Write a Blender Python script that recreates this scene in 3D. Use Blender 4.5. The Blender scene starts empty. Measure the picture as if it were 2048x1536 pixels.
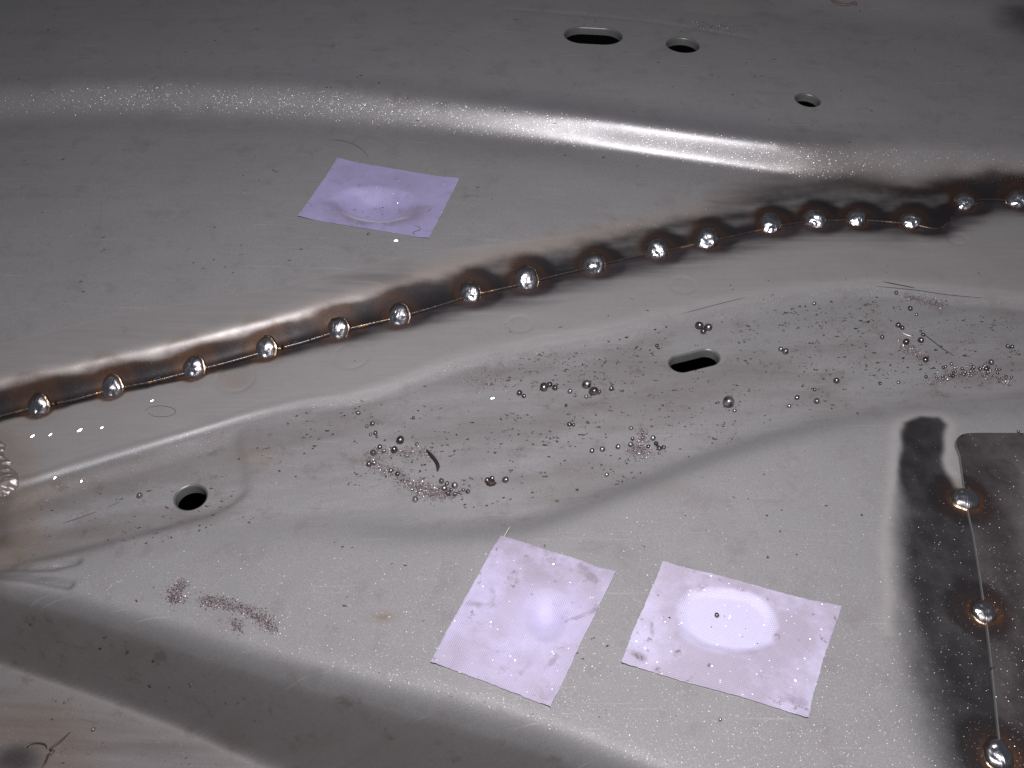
import bpy, math, random
import numpy as np
from mathutils import Vector, Matrix, Euler

random.seed(7)
rng = np.random.default_rng(7)
S = 0.001                                   # all layout below is in millimetres

# ------------------------------------------------------------------ camera, light, exposure
scene = bpy.context.scene
CAM_H, PITCH, LENS = 170.0, 45.0, 35.0
FPX = LENS / 36.0 * 2048.0
cam_data = bpy.data.cameras.new("camera")
cam_data.lens = LENS; cam_data.sensor_width = 36.0
cam_data.clip_start = 0.005; cam_data.clip_end = 50.0
cam = bpy.data.objects.new("camera", cam_data)
cam.location = (0, 0, CAM_H * S)
cam.rotation_euler = (math.radians(90 - PITCH), 0, 0)
scene.collection.objects.link(cam)
scene.camera = cam

world = bpy.data.worlds.new("World"); scene.world = world
world.use_nodes = True
world.node_tree.nodes["Background"].inputs[0].default_value = (0.80, 0.80, 1.0, 1)
world.node_tree.nodes["Background"].inputs[1].default_value = 0.06

flash_data = bpy.data.lights.new("camera_flash", 'AREA')   # the flash of the camera that took the picture
flash_data.shape = 'DISK'; flash_data.size = 0.022
flash_data.energy = 0.77
flash_data.color = (1.0, 0.955, 0.99)
flash = bpy.data.objects.new("camera_flash", flash_data)
FLASH = Vector((16, 46, 218))
flash.location = FLASH * S
flash.rotation_euler = (Vector((0, 205, 0)) - FLASH).to_track_quat('-Z', 'Y').to_euler()
scene.collection.objects.link(flash)

scene.view_settings.view_transform = 'Standard'
scene.view_settings.look = 'None'
scene.view_settings.exposure = 0.0
scene.view_settings.gamma = 1.0
scene.view_settings.use_curve_mapping = False
scene.render.engine = 'CYCLES'
scene.cycles.use_denoising = False
scene.cycles.max_bounces = 5
scene.cycles.sample_clamp_indirect = 4.0

# ------------------------------------------------------------------ helpers: measuring, noise, ramps
_c, _s = math.cos(math.radians(PITCH)), math.sin(math.radians(PITCH))
def plane(X, Y, z=0.0):
    """point (x, y) on the level z that the photograph shows at pixel X, Y"""
    X = np.asarray(X, float); Y = np.asarray(Y, float)
    dx = (X - 1024) / FPX; du = (768 - Y) / FPX
    dy = _c + du * _s; dz = -_s + du * _c
    t = (z - CAM_H) / dz
    return dx * t, dy * t
def curve(pts, z=0.0, smooth=2.0):
    """polyline measured in the photograph -> y(x) on the level z"""
    p = np.array(pts, float)
    x, y = plane(p[:, 0], p[:, 1], z)
    o = np.argsort(x); x, y = x[o], y[o]
    gx = np.arange(-300, 300.1, 0.25)
    s0 = (y[1] - y[0]) / (x[1] - x[0]); s1 = (y[-1] - y[-2]) / (x[-1] - x[-2])
    gy = np.interp(gx, x, y)
    gy = np.where(gx < x[0], y[0] + np.clip((gx - x[0]) * s0, -60, 60), gy)
    gy = np.where(gx > x[-1], y[-1] + np.clip((gx - x[-1]) * s1, -60, 60), gy)
    k = np.exp(-0.5 * (np.arange(-8 * 8, 8 * 8 + 1) * 0.25 / smooth) ** 2); k /= k.sum()
    n = len(k) // 2
    gy = np.convolve(np.pad(gy, n, mode='edge'), k, 'valid')
    return lambda q: np.interp(q, gx, gy)
def ctrl(pairs, Y, z=0.0):
    """values given at photograph columns X (on row Y) -> value(x)"""
    xs = [float(plane(a, Y, z)[0]) for a, _ in pairs]; vs = [b for _, b in pairs]
    def fn(q):
        f = np.interp(q, xs, vs)
        return f
    return fn
def softplus(t): return np.logaddexp(0, t)
def ramp(d, w, r):
    """0 -> 1 over a width w centred on d = 0, corners rounded by r"""
    return (softplus((d + w / 2) / r) - softplus((d - w / 2) / r)) * r / w
def sstep(a, b, t):
    t = np.clip((t - a) / (b - a), 0, 1); return t * t * (3 - 2 * t)
def _hash(i, j, seed):
    n = (i.astype(np.int64) * 374761393 + j.astype(np.int64) * 668265263 + seed * 982451653) & 0x7fffffff
    n = ((n ^ (n >> 13)) * 1274126177) & 0x7fffffff
    return ((n ^ (n >> 16)) & 0xffff) / 65535.0
def vnoise(x, y, seed=0):
    i = np.floor(x); j = np.floor(y); u = x - i; v = y - j
    u = u * u * (3 - 2 * u); v = v * v * (3 - 2 * v)
    a = _hash(i, j, seed); b = _hash(i + 1, j, seed); c = _hash(i, j + 1, seed); d = _hash(i + 1, j + 1, seed)
    return (a * (1 - u) + b * u) * (1 - v) + (c * (1 - u) + d * u) * v
def fnoise(x, y, seed=0, oct=4):
    x = np.asarray(x, float); y = np.asarray(y, float)
    t = 0; a = 0.5; n = 0
    for k in range(oct):
        t = t + a * vnoise(x * 2 ** k, y * 2 ** k, seed + k * 17); n += a; a *= 0.5
    return t / n * 2 - 1
def polysd(x, y, poly):
    """signed distance to a closed polygon, positive inside"""
    d = np.full(np.shape(x), 1e9); ins = np.zeros(np.shape(x), bool)
    n = len(poly)
    for k in range(n):
        ax, ay = poly[k]; bx, by = poly[(k + 1) % n]
        ex, ey = bx - ax, by - ay
        t = np.clip(((x - ax) * ex + (y - ay) * ey) / (ex * ex + ey * ey), 0, 1)
        d = np.minimum(d, np.hypot(x - ax - t * ex, y - ay - t * ey))
        c = ((ay > y) != (by > y)) & (x < (bx - ax) * (y - ay) / (by - ay + 1e-12) + ax)
        ins ^= c
    return np.where(ins, d, -d)
def linedist(x, y, pts):
    d = np.full(np.shape(x), 1e9)
    for (ax, ay), (bx, by) in zip(pts[:-1], pts[1:]):
        ex, ey = bx - ax, by - ay
        t = np.clip(((x - ax) * ex + (y - ay) * ey) / (ex * ex + ey * ey), 0, 1)
        d = np.minimum(d, np.hypot(x - ax - t * ex, y - ay - t * ey))
    return d
def P(pts, z=0.0):
    p = np.array(pts, float); x, y = plane(p[:, 0], p[:, 1], z)
    return list(zip(x.tolist(), y.tolist()))

# ------------------------------------------------------------------ the shape of the pressed panel
seam = curve([(-60,845),(0,833),(73,815),(150,800),(222,780),(300,765),(383,744),(450,727),(527,706),(600,688),
              (672,666),(795,637),(870,615),(939,593),(1050,568),(1120,550),(1187,534),(1250,517),(1314,504),
              (1414,483),(1470,471),(1541,455),(1590,446),(1629,442),(1713,439),(1770,443),(1822,448),(1860,457),
              (1882,458),(1900,440),(1915,415),(1929,407),(1960,399),(1990,399),(2035,402),(2120,410)], 0.5, 0.8)
_sx = np.arange(-300, 300.1, 0.25)
def _soft(sig):
    k = np.exp(-0.5 * (np.arange(-160, 161) * 0.25 / sig) ** 2); k /= k.sum()
    return np.convolve(np.pad(seam(_sx), 160, mode='edge'), k, 'valid')
_sy8 = _soft(8.0); _sg8 = np.gradient(_sy8, _sx); _sn = np.sqrt(1 + (np.gradient(seam(_sx), _sx)) ** 2)
def seam_d(x, y):
    """distance from the weld seam, positive on the upper sheet; far from it the seam's kinks no longer matter"""
    t = y - seam(x)
    w = np.exp(-(t / 5.0) ** 2)
    far = (y - np.interp(x, _sx, _sy8)) / np.sqrt(1 + np.interp(x, _sx, _sg8) ** 2)
    return w * t / np.interp(x, _sx, _sn) + (1 - w) * np.where(t > 0, np.maximum(far, .3), np.minimum(far, -.3))
ridge = curve([(-100,225),(0,222),(300,210),(600,218),(900,240),(1150,262),(1350,284),(1500,297),(1620,306),
               (1750,302),(1900,305),(2048,312),(2150,318)], 10.0, 6.0)
step_h = ctrl([(-100,6.8),(100,6.6),(450,6.3),(700,5.6),(1000,4.8),(1400,3.6),(1650,2.6),(2048,2.2)], 650, 4)
step_w = ctrl([(-100,3.2),(100,3.0),(450,3.1),(600,4.2),(700,6.3),(1000,9.0),(1400,11),(2048,12)], 650, 4)
rid_w = ctrl([(-100,6.2),(200,5.6),(600,5.6),(850,5.4),(1050,5.4),(1250,3.4),(1500,3.2),(1600,4.2),(1700,6.0),(2048,7)], 280, 10)
rid_h = ctrl([(-100,7.2),(600,7.6),(1000,7.6),(1250,8),(1550,8),(1700,6.4),(2048,6.2)], 280, 10)
rid_r = ctrl([(-100,2.0),(600,1.7),(1000,1.2),(1250,0.75),(1550,0.7),(1700,1.7),(2048,2.2)], 280, 10)
back_rise = curve([(1250,-55),(1500,-30),(1700,-8),(1850,12),(2048,32),(2200,55)], 14, 6)
crease_line = P([(1020,22),(1150,30),(1300,42),(1420,58),(1500,70)], 14)
oval_1 = (*[float(v) for v in plane(752, 396, 9.3)], 13.5, 9.0)

def z_upper(x, y):
    d = seam_d(x, y)
    w = step_w(x)
    z = 0.55 + step_h(x) * ramp(d - 1.6 - w / 2, w, 0.45 + 0.12 * w)
    z = z + rid_h(x) * ramp(y - ridge(x), rid_w(x), rid_r(x))
    z = z + 0.03 * np.clip(d - 8, 0, 60)
    z = z + 4.0 * ramp(y - back_rise(x), 14, 3.5) * sstep(40, 140, x)
    z = z - 0.14 * np.exp(-(linedist(x, y, crease_line) / 1.4) ** 2)
    z = z + 0.30 * fnoise(x / 42, y / 42, 3, 2) + 0.04 * fnoise(x / 9, y / 9, 5, 2)
    # dent under the upper fabric patch
    cx, cy, a, b = oval_1
    ca, sa = math.cos(-0.12), math.sin(-0.12)
    u = ((x - cx) * ca + (y - cy) * sa) / a; v = (-(x - cx) * sa + (y - cy) * ca) / b
    r = np.sqrt(u * u + v * v)
    z = z - 3.4 * sstep(1.02, 0.28, r + .05 * fnoise(x / 4, y / 4, 14, 2))
    # small dents
    for (X, Y, rad, dep) in ((1570,40,5,0.5),(1240,505,6,-0.15),(520,545,8,0.2),(1850,130,16,0.5)):
        px, py = plane(X, Y, 10)
        z = z - dep * np.exp(-((x - px) ** 2 + (y - py) ** 2) / rad ** 2)
    return z

fold = curve([(-100,1000),(0,985),(60,972),(130,948),(250,912),(380,875),(500,838),(600,815),(700,803),(800,775),
              (900,735),(1050,702),(1200,675),(1400,628),(1600,588),(1750,577),(1900,592),(2048,608),(2150,620)], -1.5, 2.5)
fold_w = ctrl([(-50,1.4),(100,1.1),(420,1.3),(560,2.2),(800,4.4),(1100,6),(1500,7),(1750,4.6),(2048,5)], 800, 0)
fold_h = ctrl([(-50,.8),(100,.85),(420,.9),(560,1.0),(800,1.7),(1100,1.8),(1500,2.0),(2048,2.0)], 800, 0)
plateau = curve([(-50,1175),(130,1135),(300,1090),(500,1058),(700,1062),(900,1078),(1050,1066),(1200,1010),(1350,950),
                 (1500,895),(1650,850),(1800,822),(2048,808),(2150,805)], -1.5, 4.0)
plat_h = ctrl([(-50,0.5),(450,1.0),(700,2.8),(950,5.0),(1400,5.4),(1700,4.0),(2048,2.4)], 1000, 0)
roll = curve([(-100,1135),(0,1158),(150,1195),(300,1238),(450,1288),(600,1335),(750,1378),(900,1418),(1050,1462),
              (1200,1520),(1350,1580),(1500,1640)], 0.5, 3.0)
hole_pad_right = P([(478,885),(492,940),(497,1003)], -3)
hole_pad_low = curve([(-50,1160),(130,1118),(310,1072),(420,1040),(497,1004),(600,970)], -3, 1.0)
dimples = [(702,712,37),(1040,648,27),(1366,570,29),(1916,478,22),(470,757,40)]
dimples = [(*[float(v) for v in plane(X, Y, 0)], r * 0.113) for X, Y, r in dimples]
left_creases = [P([(-40,1122),(60,1130),(100,1129),(150,1118)], 0), P([(-40,1136),(40,1146),(100,1158),(135,1165)], 0)]
oval_2 = (*[float(v) for v in plane(1092, 1246, 0.5)], 5.0, 6.2)
oval_3 = (*[float(v) for v in plane(1450, 1256, 0.5)], 9.7, 7.0)

def z_lower(x, y):
    z = -fold_h(x) * ramp(fold(x) - y, fold_w(x), 0.20 + 0.09 * fold_w(x))
    z = z + plat_h(x) * ramp(plateau(x) - y - 0.5, 7.2, 1.5)
    # falls away towards the viewer at the lower left, down to a flange
    b = roll(x)
    wall = -34.0 * ramp(b - y - 4.2, 8.4, 0.95)
    fl = -24.5 - 0.13 * (x + 90) - 0.10 * (y - 75)
    base = z + wall
    k = 0.9
    zz = np.logaddexp(base / k, fl / k) * k
    far = sstep(0.5, 6, b - y)
    z = np.where(b - y > 0.0, base * (1 - far) + zz * far, base)
    # shallow pad round the round hole
    d1 = linedist(x, y, hole_pad_right)
    xr = np.interp(y, [hole_pad_right[2][1], hole_pad_right[1][1], hole_pad_right[0][1]],
                   [hole_pad_right[2][0], hole_pad_right[1][0], hole_pad_right[0][0]])
    a = xr - x; c = y - hole_pad_low(x)
    R = 4.0
    qa, qc = np.maximum(R - a, 0), np.maximum(R - c, 0)
    sd = R - np.hypot(qa, qc) + np.maximum(np.minimum(a - R, c - R), 0)
    z = z - 1.1 * ramp(sd, 2.0, 0.55) * sstep(-135, -95, x + 18) * sstep(1.5, 7, fold(x) - y)
    # spot-weld dimples on the flange
    for (px, py, r0) in dimples:
        rr = np.hypot(x - px, (y - py))
        z = z - 0.16 * np.exp(-((rr - r0) / 0.45) ** 2) - 0.07 * sstep(r0, r0 - 0.8, rr)
    for k2, ln in enumerate(left_creases):
        z = z - (0.75, 0.95)[k2] * np.exp(-(linedist(x, y, ln) / 1.0) ** 2)
    cx, cy, a, b2 = oval_2
    r = np.hypot((x - cx) / a, (y - cy) / b2)
    z = z - 1.8 * sstep(1.0, 0.1, r + .06 * fnoise(x / 3, y / 3, 16, 2))
    cx, cy, a, b2 = oval_3
    ca, sa = math.cos(-0.18), math.sin(-0.18)
    u = ((x - cx) * ca + (y - cy) * sa) / a; v = (-(x - cx) * sa + (y - cy) * ca) / b2
    r = (np.abs(u) ** 2.6 + np.abs(v) ** 2.6) ** (1 / 2.6)
    z = z - 0.9 * sstep(1.03, 0.74, r + .07 * fnoise(x / 4, y / 4, 15, 2))
    # drawing marks along the trough, gentle unevenness
    tr = sstep(0, 4, fold(x) - y) * sstep(0, 4, y - plateau(x))
    z = z + 0.07 * fnoise(x / 12, (y - fold(x)) / 0.8, 27, 3) * np.exp(-((y - fold(x)) / 4) ** 2)
    z = z + tr * 0.16 * fnoise((x + 2 * y) / 40, (y - 0.32 * x) / 5.0, 21, 3)
    z = z + 0.22 * fnoise(x / 38, y / 38, 9, 2) + 0.03 * fnoise(x / 8, y / 8, 12, 2)
    return z

def z_any(x, y):
    x = np.asarray(x, float); y = np.asarray(y, float)
    return np.where(y > seam(x), z_upper(x, y), z_lower(x, y))
def at(X, Y, zf=z_any):
    """the point of the panel that the photograph shows at pixel X, Y"""
    X = np.atleast_1d(np.asarray(X, float)); Y = np.atleast_1d(np.asarray(Y, float))
    dx = (X - 1024) / FPX; du = (768 - Y) / FPX
    dy = _c + du * _s; dz = -_s + du * _c
    lo = (26.0 - CAM_H) / dz; hi = (-40.0 - CAM_H) / dz
    n = 48
    hit = hi.copy(); prev = lo.copy(); done = np.zeros(len(X), bool)
    for k in range(1, n + 1):
        t = lo + (hi - lo) * k / n
        below = (CAM_H + dz * t) < zf(dx * t, dy * t)
        new = below & ~done
        a, b = prev.copy(), t.copy()
        if done.all(): break
        if new.any():
            for _ in range(9):
                m = (a + b) / 2
                bl = (CAM_H + dz * m) < zf(dx * m, dy * m)
                b = np.where(bl, m, b); a = np.where(bl, a, m)
            hit = np.where(new, b, hit); done |= new
        prev = t
    x, y = dx * hit, dy * hit
    return np.stack([x, y, zf(x, y)], -1)
def normal_at(x, y, zf=z_any, e=0.8):
    gx = (zf(x + e, y) - zf(x - e, y)) / (2 * e); gy = (zf(x, y + e) - zf(x, y - e)) / (2 * e)
    n = Vector((-float(gx), -float(gy), 1.0)); n.normalize(); return n

# ------------------------------------------------------------------ materials
def mat(name):
    m = bpy.data.materials.new(name); m.use_nodes = True
    nt = m.node_tree; nt.nodes.clear()
    return m, nt, nt.nodes, nt.links
class NB:
    """small node builder"""
    def __init__(s, name):
        s.m, s.nt, s.N, s.L = mat(name)
    def node(s, t, **kw):
        n = s.N.new(t)
        for k, v in kw.items(): setattr(n, k, v)
        return n
    def put(s, sock, v):
        if hasattr(v, 'links') or isinstance(v, bpy.types.NodeSocket): s.L.new(v, sock)
        else: sock.default_value = v
    def math(s, op, a, b=0.0, c=None, clamp=False):
        n = s.node('ShaderNodeMath', operation=op, use_clamp=clamp)
        s.put(n.inputs[0], a); s.put(n.inputs[1], b)
        if c is not None: s.put(n.inputs[2], c)
        return n.outputs[0]
    def mix(s, f, a, b):
        n = s.node('ShaderNodeMix', data_type='RGBA')
        s.put(n.inputs[0], f); s.put(n.inputs[6], a); s.put(n.inputs[7], b)
        return n.outputs[2]
    def mixf(s, f, a, b):
        n = s.node('ShaderNodeMix', data_type='FLOAT')
        s.put(n.inputs[0], f); s.put(n.inputs[2], a); s.put(n.inputs[3], b)
        return n.outputs[0]
    def rangef(s, v, a, b, c=0.0, d=1.0):
        n = s.node('ShaderNodeMapRange', interpolation_type='SMOOTHSTEP')
        s.put(n.inputs[0], v); s.put(n.inputs[1], a); s.put(n.inputs[2], b); s.put(n.inputs[3], c); s.put(n.inputs[4], d)
        return n.outputs[0]
    def mapping(s, vec, scale=(1,1,1), rot=(0,0,0), loc=(0,0,0)):
        n = s.node('ShaderNodeMapping'); s.L.new(vec, n.inputs[0])
        n.inputs[1].default_value = loc; n.inputs[2].default_value = rot; n.inputs[3].default_value = scale
        return n.outputs[0]
    def noise(s, vec, scale, detail=3, rough=0.55):
        n = s.node('ShaderNodeTexNoise'); s.L.new(vec, n.inputs['Vector'])
        n.inputs['Scale'].default_value = scale; n.inputs['Detail'].default_value = detail
        n.inputs['Roughness'].default_value = rough
        return n.outputs['Fac']
    def bump(s, h, strength, dist, normal=None):
        n = s.node('ShaderNodeBump'); n.inputs['Strength'].default_value = strength
        n.inputs['Distance'].default_value = dist; s.L.new(h, n.inputs['Height'])
        if normal is not None: s.L.new(normal, n.inputs['Normal'])
        return n.outputs[0]
    def out(s, shader):
        o = s.node('ShaderNodeOutputMaterial'); s.L.new(shader, o.inputs[0]); return s.m
    def bsdf(s, **kw):
        n = s.node('ShaderNodeBsdfPrincipled')
        for k, v in kw.items(): s.put(n.inputs[k.replace('_', ' ')], v)
        return n

def rgb(r, g, b): return (r, g, b, 1.0)

def steel_sheet(name):
    """primed sheet steel; masks on the mesh: m1 = (burnt oxide, straw tint, sanded bare), m2 = (grime, smudge, sparkle)"""
    b = NB(name)
    tc = b.node('ShaderNodeTexCoord').outputs['Object']
    def masks(n):
        a = b.node('ShaderNodeAttribute', attribute_name=n)
        s = b.node('ShaderNodeSeparateColor'); b.L.new(a.outputs['Color'], s.inputs[0])
        return s.outputs
    burn, tint, bare = masks('m1'); grime_darken, smudge, spark = masks('m2')
    shine = b.node('ShaderNodeAttribute', attribute_name='shine').outputs['Fac']
    grain = b.noise(tc, 1500, 2)                 # ~0.7 mm
    fine = b.noise(tc, 4200, 2)
    cloud = b.noise(tc, 55, 4)
    blot = b.noise(tc, 260, 4, 0.65)
    st = b.mapping(tc, scale=(60, 900, 60), rot=(0, 0, -0.26))
    streak = b.noise(st, 1.0, 4, 0.6)            # sanding lines along the seam
    st2 = b.mapping(tc, scale=(25, 320, 25), rot=(0, 0, -0.20))
    streak2 = b.noise(st2, 1.0, 4, 0.6)
    # paint
    col = b.mix(cloud, rgb(.262, .264, .268), rgb(.325, .322, .318))
    col = b.mix(b.math('MULTIPLY', b.rangef(fine, .3, .7), .6), col, rgb(.185, .182, .19))
    sc = b.mapping(tc, scale=(40, 1500, 40), rot=(0, 0, 1.15)); scr = b.noise(sc, 1.0, 3, .7)
    sc2 = b.mapping(tc, scale=(30, 1700, 30), rot=(0, 0, -.5)); scr2 = b.noise(sc2, 1.0, 3, .7)
    col = b.mix(b.math('MULTIPLY', b.math('ADD', b.rangef(scr, .63, .73), b.rangef(scr2, .65, .75), clamp=True), .38), col, rgb(.46, .45, .45))
    stain = b.noise(tc, 120, 5, .7)
    col = b.mix(b.math('MULTIPLY', b.rangef(stain, .50, .72), .36), col, rgb(.185, .158, .145))
    # sanded metal
    barec = b.mix(streak, rgb(.285, .272, .260), rgb(.385, .370, .356))
    col = b.mix(b.math('MULTIPLY', bare, b.rangef(streak2, .1, .45, .55, 1.0)), col, barec)
    # grime
    gr = b.math('MULTIPLY', grime_darken, b.rangef(streak2, .42, .72))
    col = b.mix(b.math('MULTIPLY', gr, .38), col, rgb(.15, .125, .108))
    gs = b.math('MULTIPLY', b.math('MULTIPLY', grime_darken, b.rangef(blot, .54, .70)), b.rangef(stain, .40, .60, .15, 1.0))
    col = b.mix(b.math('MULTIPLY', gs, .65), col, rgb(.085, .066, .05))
    col = b.mix(b.math('MULTIPLY', b.rangef(grime_darken, .45, 1.0), .55), col, rgb(.150, .133, .122))
    # straw/brown tint then oxide
    tn = b.math('MULTIPLY', tint, b.rangef(grain, .05, .6, .65, 1.0))
    tcol = b.mix(b.rangef(tint, .2, .8), rgb(.20, .135, .075), rgb(.060, .028, .014))
    col = b.mix(b.math('MULTIPLY', tn, .95, clamp=True), col, tcol)
    bn = b.math('ADD', burn, b.math('MULTIPLY', b.math('SUBTRACT', streak, .5), b.math('MULTIPLY', b.math('MULTIPLY', burn, bare), .28)))
    bn = b.math('ADD', bn, b.math('MULTIPLY', b.math('SUBTRACT', blot, .5), b.math('MULTIPLY', burn, .35)), clamp=True)
    ox = b.mix(cloud, rgb(.013, .0125, .015), rgb(.034, .031, .032))
    ox = b.mix(b.math('MULTIPLY', tint, .7), ox, rgb(.10, .046, .021))
    col = b.mix(b.rangef(bn, .08, .82), col, ox)
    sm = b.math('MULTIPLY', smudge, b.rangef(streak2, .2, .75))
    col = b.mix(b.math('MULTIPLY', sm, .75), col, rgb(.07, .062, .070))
    # relief
    h = b.math('ADD', b.math('MULTIPLY', grain, .6), b.math('MULTIPLY', streak, b.math('MULTIPLY', bare, .9)))
    nrm = b.bump(h, .30, .00006)
    rough = b.mixf(shine, .66, .46)
    rough = b.mixf(burn, rough, .48)
    rough = b.math('ADD', rough, b.math('MULTIPLY', b.math('SUBTRACT', blot, .5), .25))
    metal = b.mixf(burn, b.mixf(shine, .04, .30), .25)
    base = b.bsdf(Base_Color=col, Metallic=metal, Roughness=rough, Normal=nrm)
    coatw = b.math('MULTIPLY', b.math('MULTIPLY', b.math('POWER', shine, 2.0), .9), b.math('SUBTRACT', 1.0, b.math('MULTIPLY', burn, 1.5), clamp=True))
    b.L.new(coatw, base.inputs['Coat Weight']); base.inputs['Coat Roughness'].default_value = .43; base.inputs['Coat IOR'].default_value = 2.0
    b.L.new(nrm, base.inputs['Coat Normal'])
    b.L.new(b.mixf(burn, b.mixf(shine, .28, .8), .15), base.inputs['Specular IOR Level'])
    # crystalline sparkle: tiny facets tilted every way
    vo = b.node('ShaderNodeTexVoronoi'); b.L.new(tc, vo.inputs['Vector']); vo.inputs['Scale'].default_value = 7600
    vs = b.node('ShaderNodeVectorMath', operation='SUBTRACT'); b.L.new(vo.outputs['Color'], vs.inputs[0]); vs.inputs[1].default_value = (.5, .5, .5)
    vm = b.node('ShaderNodeVectorMath', operation='SCALE'); b.L.new(vs.outputs[0], vm.inputs[0]); vm.inputs['Scale'].default_value = .80
    ge = b.node('ShaderNodeNewGeometry')
    va = b.node('ShaderNodeVectorMath', operation='ADD'); b.L.new(ge.outputs['Normal'], va.inputs[0]); b.L.new(vm.outputs[0], va.inputs[1])
    vn = b.node('ShaderNodeVectorMath', operation='NORMALIZE'); b.L.new(va.outputs[0], vn.inputs[0])
    gl = b.node('ShaderNodeBsdfGlossy'); gl.inputs['Roughness'].default_value = .27
    gl.inputs['Color'].default_value = rgb(.9, .88, .9); b.L.new(vn.outputs[0], gl.inputs['Normal'])
    wn = b.node('ShaderNodeTexWhiteNoise', noise_dimensions='3D'); b.L.new(vo.outputs['Position'], wn.inputs['Vector'])
    pick = b.rangef(wn.outputs['Value'], .35, 1.0)
    f = b.math('MULTIPLY', b.math('MULTIPLY', pick, spark), .12)
    mx = b.node('ShaderNodeMixShader'); b.L.new(f, mx.inputs[0]); b.L.new(base.outputs[0], mx.inputs[1]); b.L.new(gl.outputs[0], mx.inputs[2])
    return b.out(mx.outputs[0])

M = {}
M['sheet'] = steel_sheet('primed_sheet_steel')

b = NB('cut_steel_edge')
tc = b.node('ShaderNodeTexCoord').outputs['Object']
n1 = b.noise(tc, 900, 3)
c = b.mix(n1, rgb(.14, .145, .14), rgb(.21, .215, .21))
M['edge'] = b.out(b.bsdf(Base_Color=c, Metallic=.35, Roughness=.42, Normal=b.bump(n1, .3, .0001)).outputs[0])

b = NB('straw_tinted_edge')
tc = b.node('ShaderNodeTexCoord').outputs['Object']
n1 = b.noise(tc, 220, 3); n2 = b.noise(tc, 1800, 2)
c = b.mix(b.rangef(n1, .54, .66), rgb(.17, .15, .14), rgb(.66, .42, .22))
M['seam_edge'] = b.out(b.bsdf(Base_Color=c, Metallic=.85, Roughness=.30, Normal=b.bump(n2, .5, .0002)).outputs[0])

b = NB('cavity_shade')
M['cavity'] = b.out(b.bsdf(Base_Color=rgb(.012, .012, .013), Roughness=.9).outputs[0])  # near-black colour stands in for the shade inside the panel

b = NB('weld_metal')
tc = b.node('ShaderNodeTexCoord').outputs['Object']
oi = b.node('ShaderNodeObjectInfo').outputs['Random']
st = b.mapping(tc, scale=(2600, 160, 400))
n1 = b.noise(st, 1.0, 3); n2 = b.noise(tc, 420, 3, .5)
sx = b.node('ShaderNodeSeparateXYZ'); b.L.new(tc, sx.inputs[0])
c = b.mix(b.rangef(n2, .42, .66), rgb(.80, .81, .83), rgb(.26, .26, .28))
low = b.rangef(sx.outputs[2], .0002, .0009, 1.0, 0.0)
c = b.mix(b.math('MULTIPLY', low, .8), c, rgb(.34, .24, .14))
rf = b.math('ADD', .16, b.math('MULTIPLY', b.rangef(n2, .35, .65), .24))
M['weld'] = b.out(b.bsdf(Base_Color=c, Metallic=1.0, Roughness=rf,
                         Normal=b.bump(b.math('ADD', b.math('MULTIPLY', n1, .7), n2), .36, .0005)).outputs[0])

b = NB('spatter_steel')
tc = b.node('ShaderNodeTexCoord').outputs['Object']
oi = b.node('ShaderNodeObjectInfo').outputs['Random']
n1b = b.noise(tc, 900, 3)
c = b.mix(b.rangef(n1b, .4, .65), b.mix(oi, rgb(.22, .20, .19), rgb(.50, .51, .54)), rgb(.13, .11, .10))
n1 = b.noise(tc, 2500, 3)
M['ball'] = b.out(b.bsdf(Base_Color=c, Metallic=.9, Roughness=b.math('ADD', b.math('MULTIPLY_ADD', oi, .22, .14), b.math('MULTIPLY', n1, .2)),
                         Normal=b.bump(n1, .2, .0001)).outputs[0])

b = NB('rust_flakes')
ve = b.node('ShaderNodeAttribute', attribute_name='shade').outputs['Fac']
c = b.mix(b.math('POWER', ve, 2.0), rgb(.022, .018, .016), rgb(.12, .088, .066))
M['flake'] = b.out(b.bsdf(Base_Color=c, Roughness=.62).outputs[0])

b = NB('pink_grit')
ve = b.node('ShaderNodeAttribute', attribute_name='shade').outputs['Fac']
rp = b.node('ShaderNodeValToRGB'); b.L.new(ve, rp.inputs[0])
e = rp.color_ramp.elements; e[0].position = 0; e[0].color = rgb(.05, .038, .04); e[1].position = 1; e[1].color = rgb(.40, .35, .36)
x_ = rp.color_ramp.elements.new(.35); x_.color = rgb(.14, .105, .105)
M['grit'] = b.out(b.bsdf(Base_Color=rp.outputs[0], Roughness=.25, Metallic=.2).outputs[0])

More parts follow.
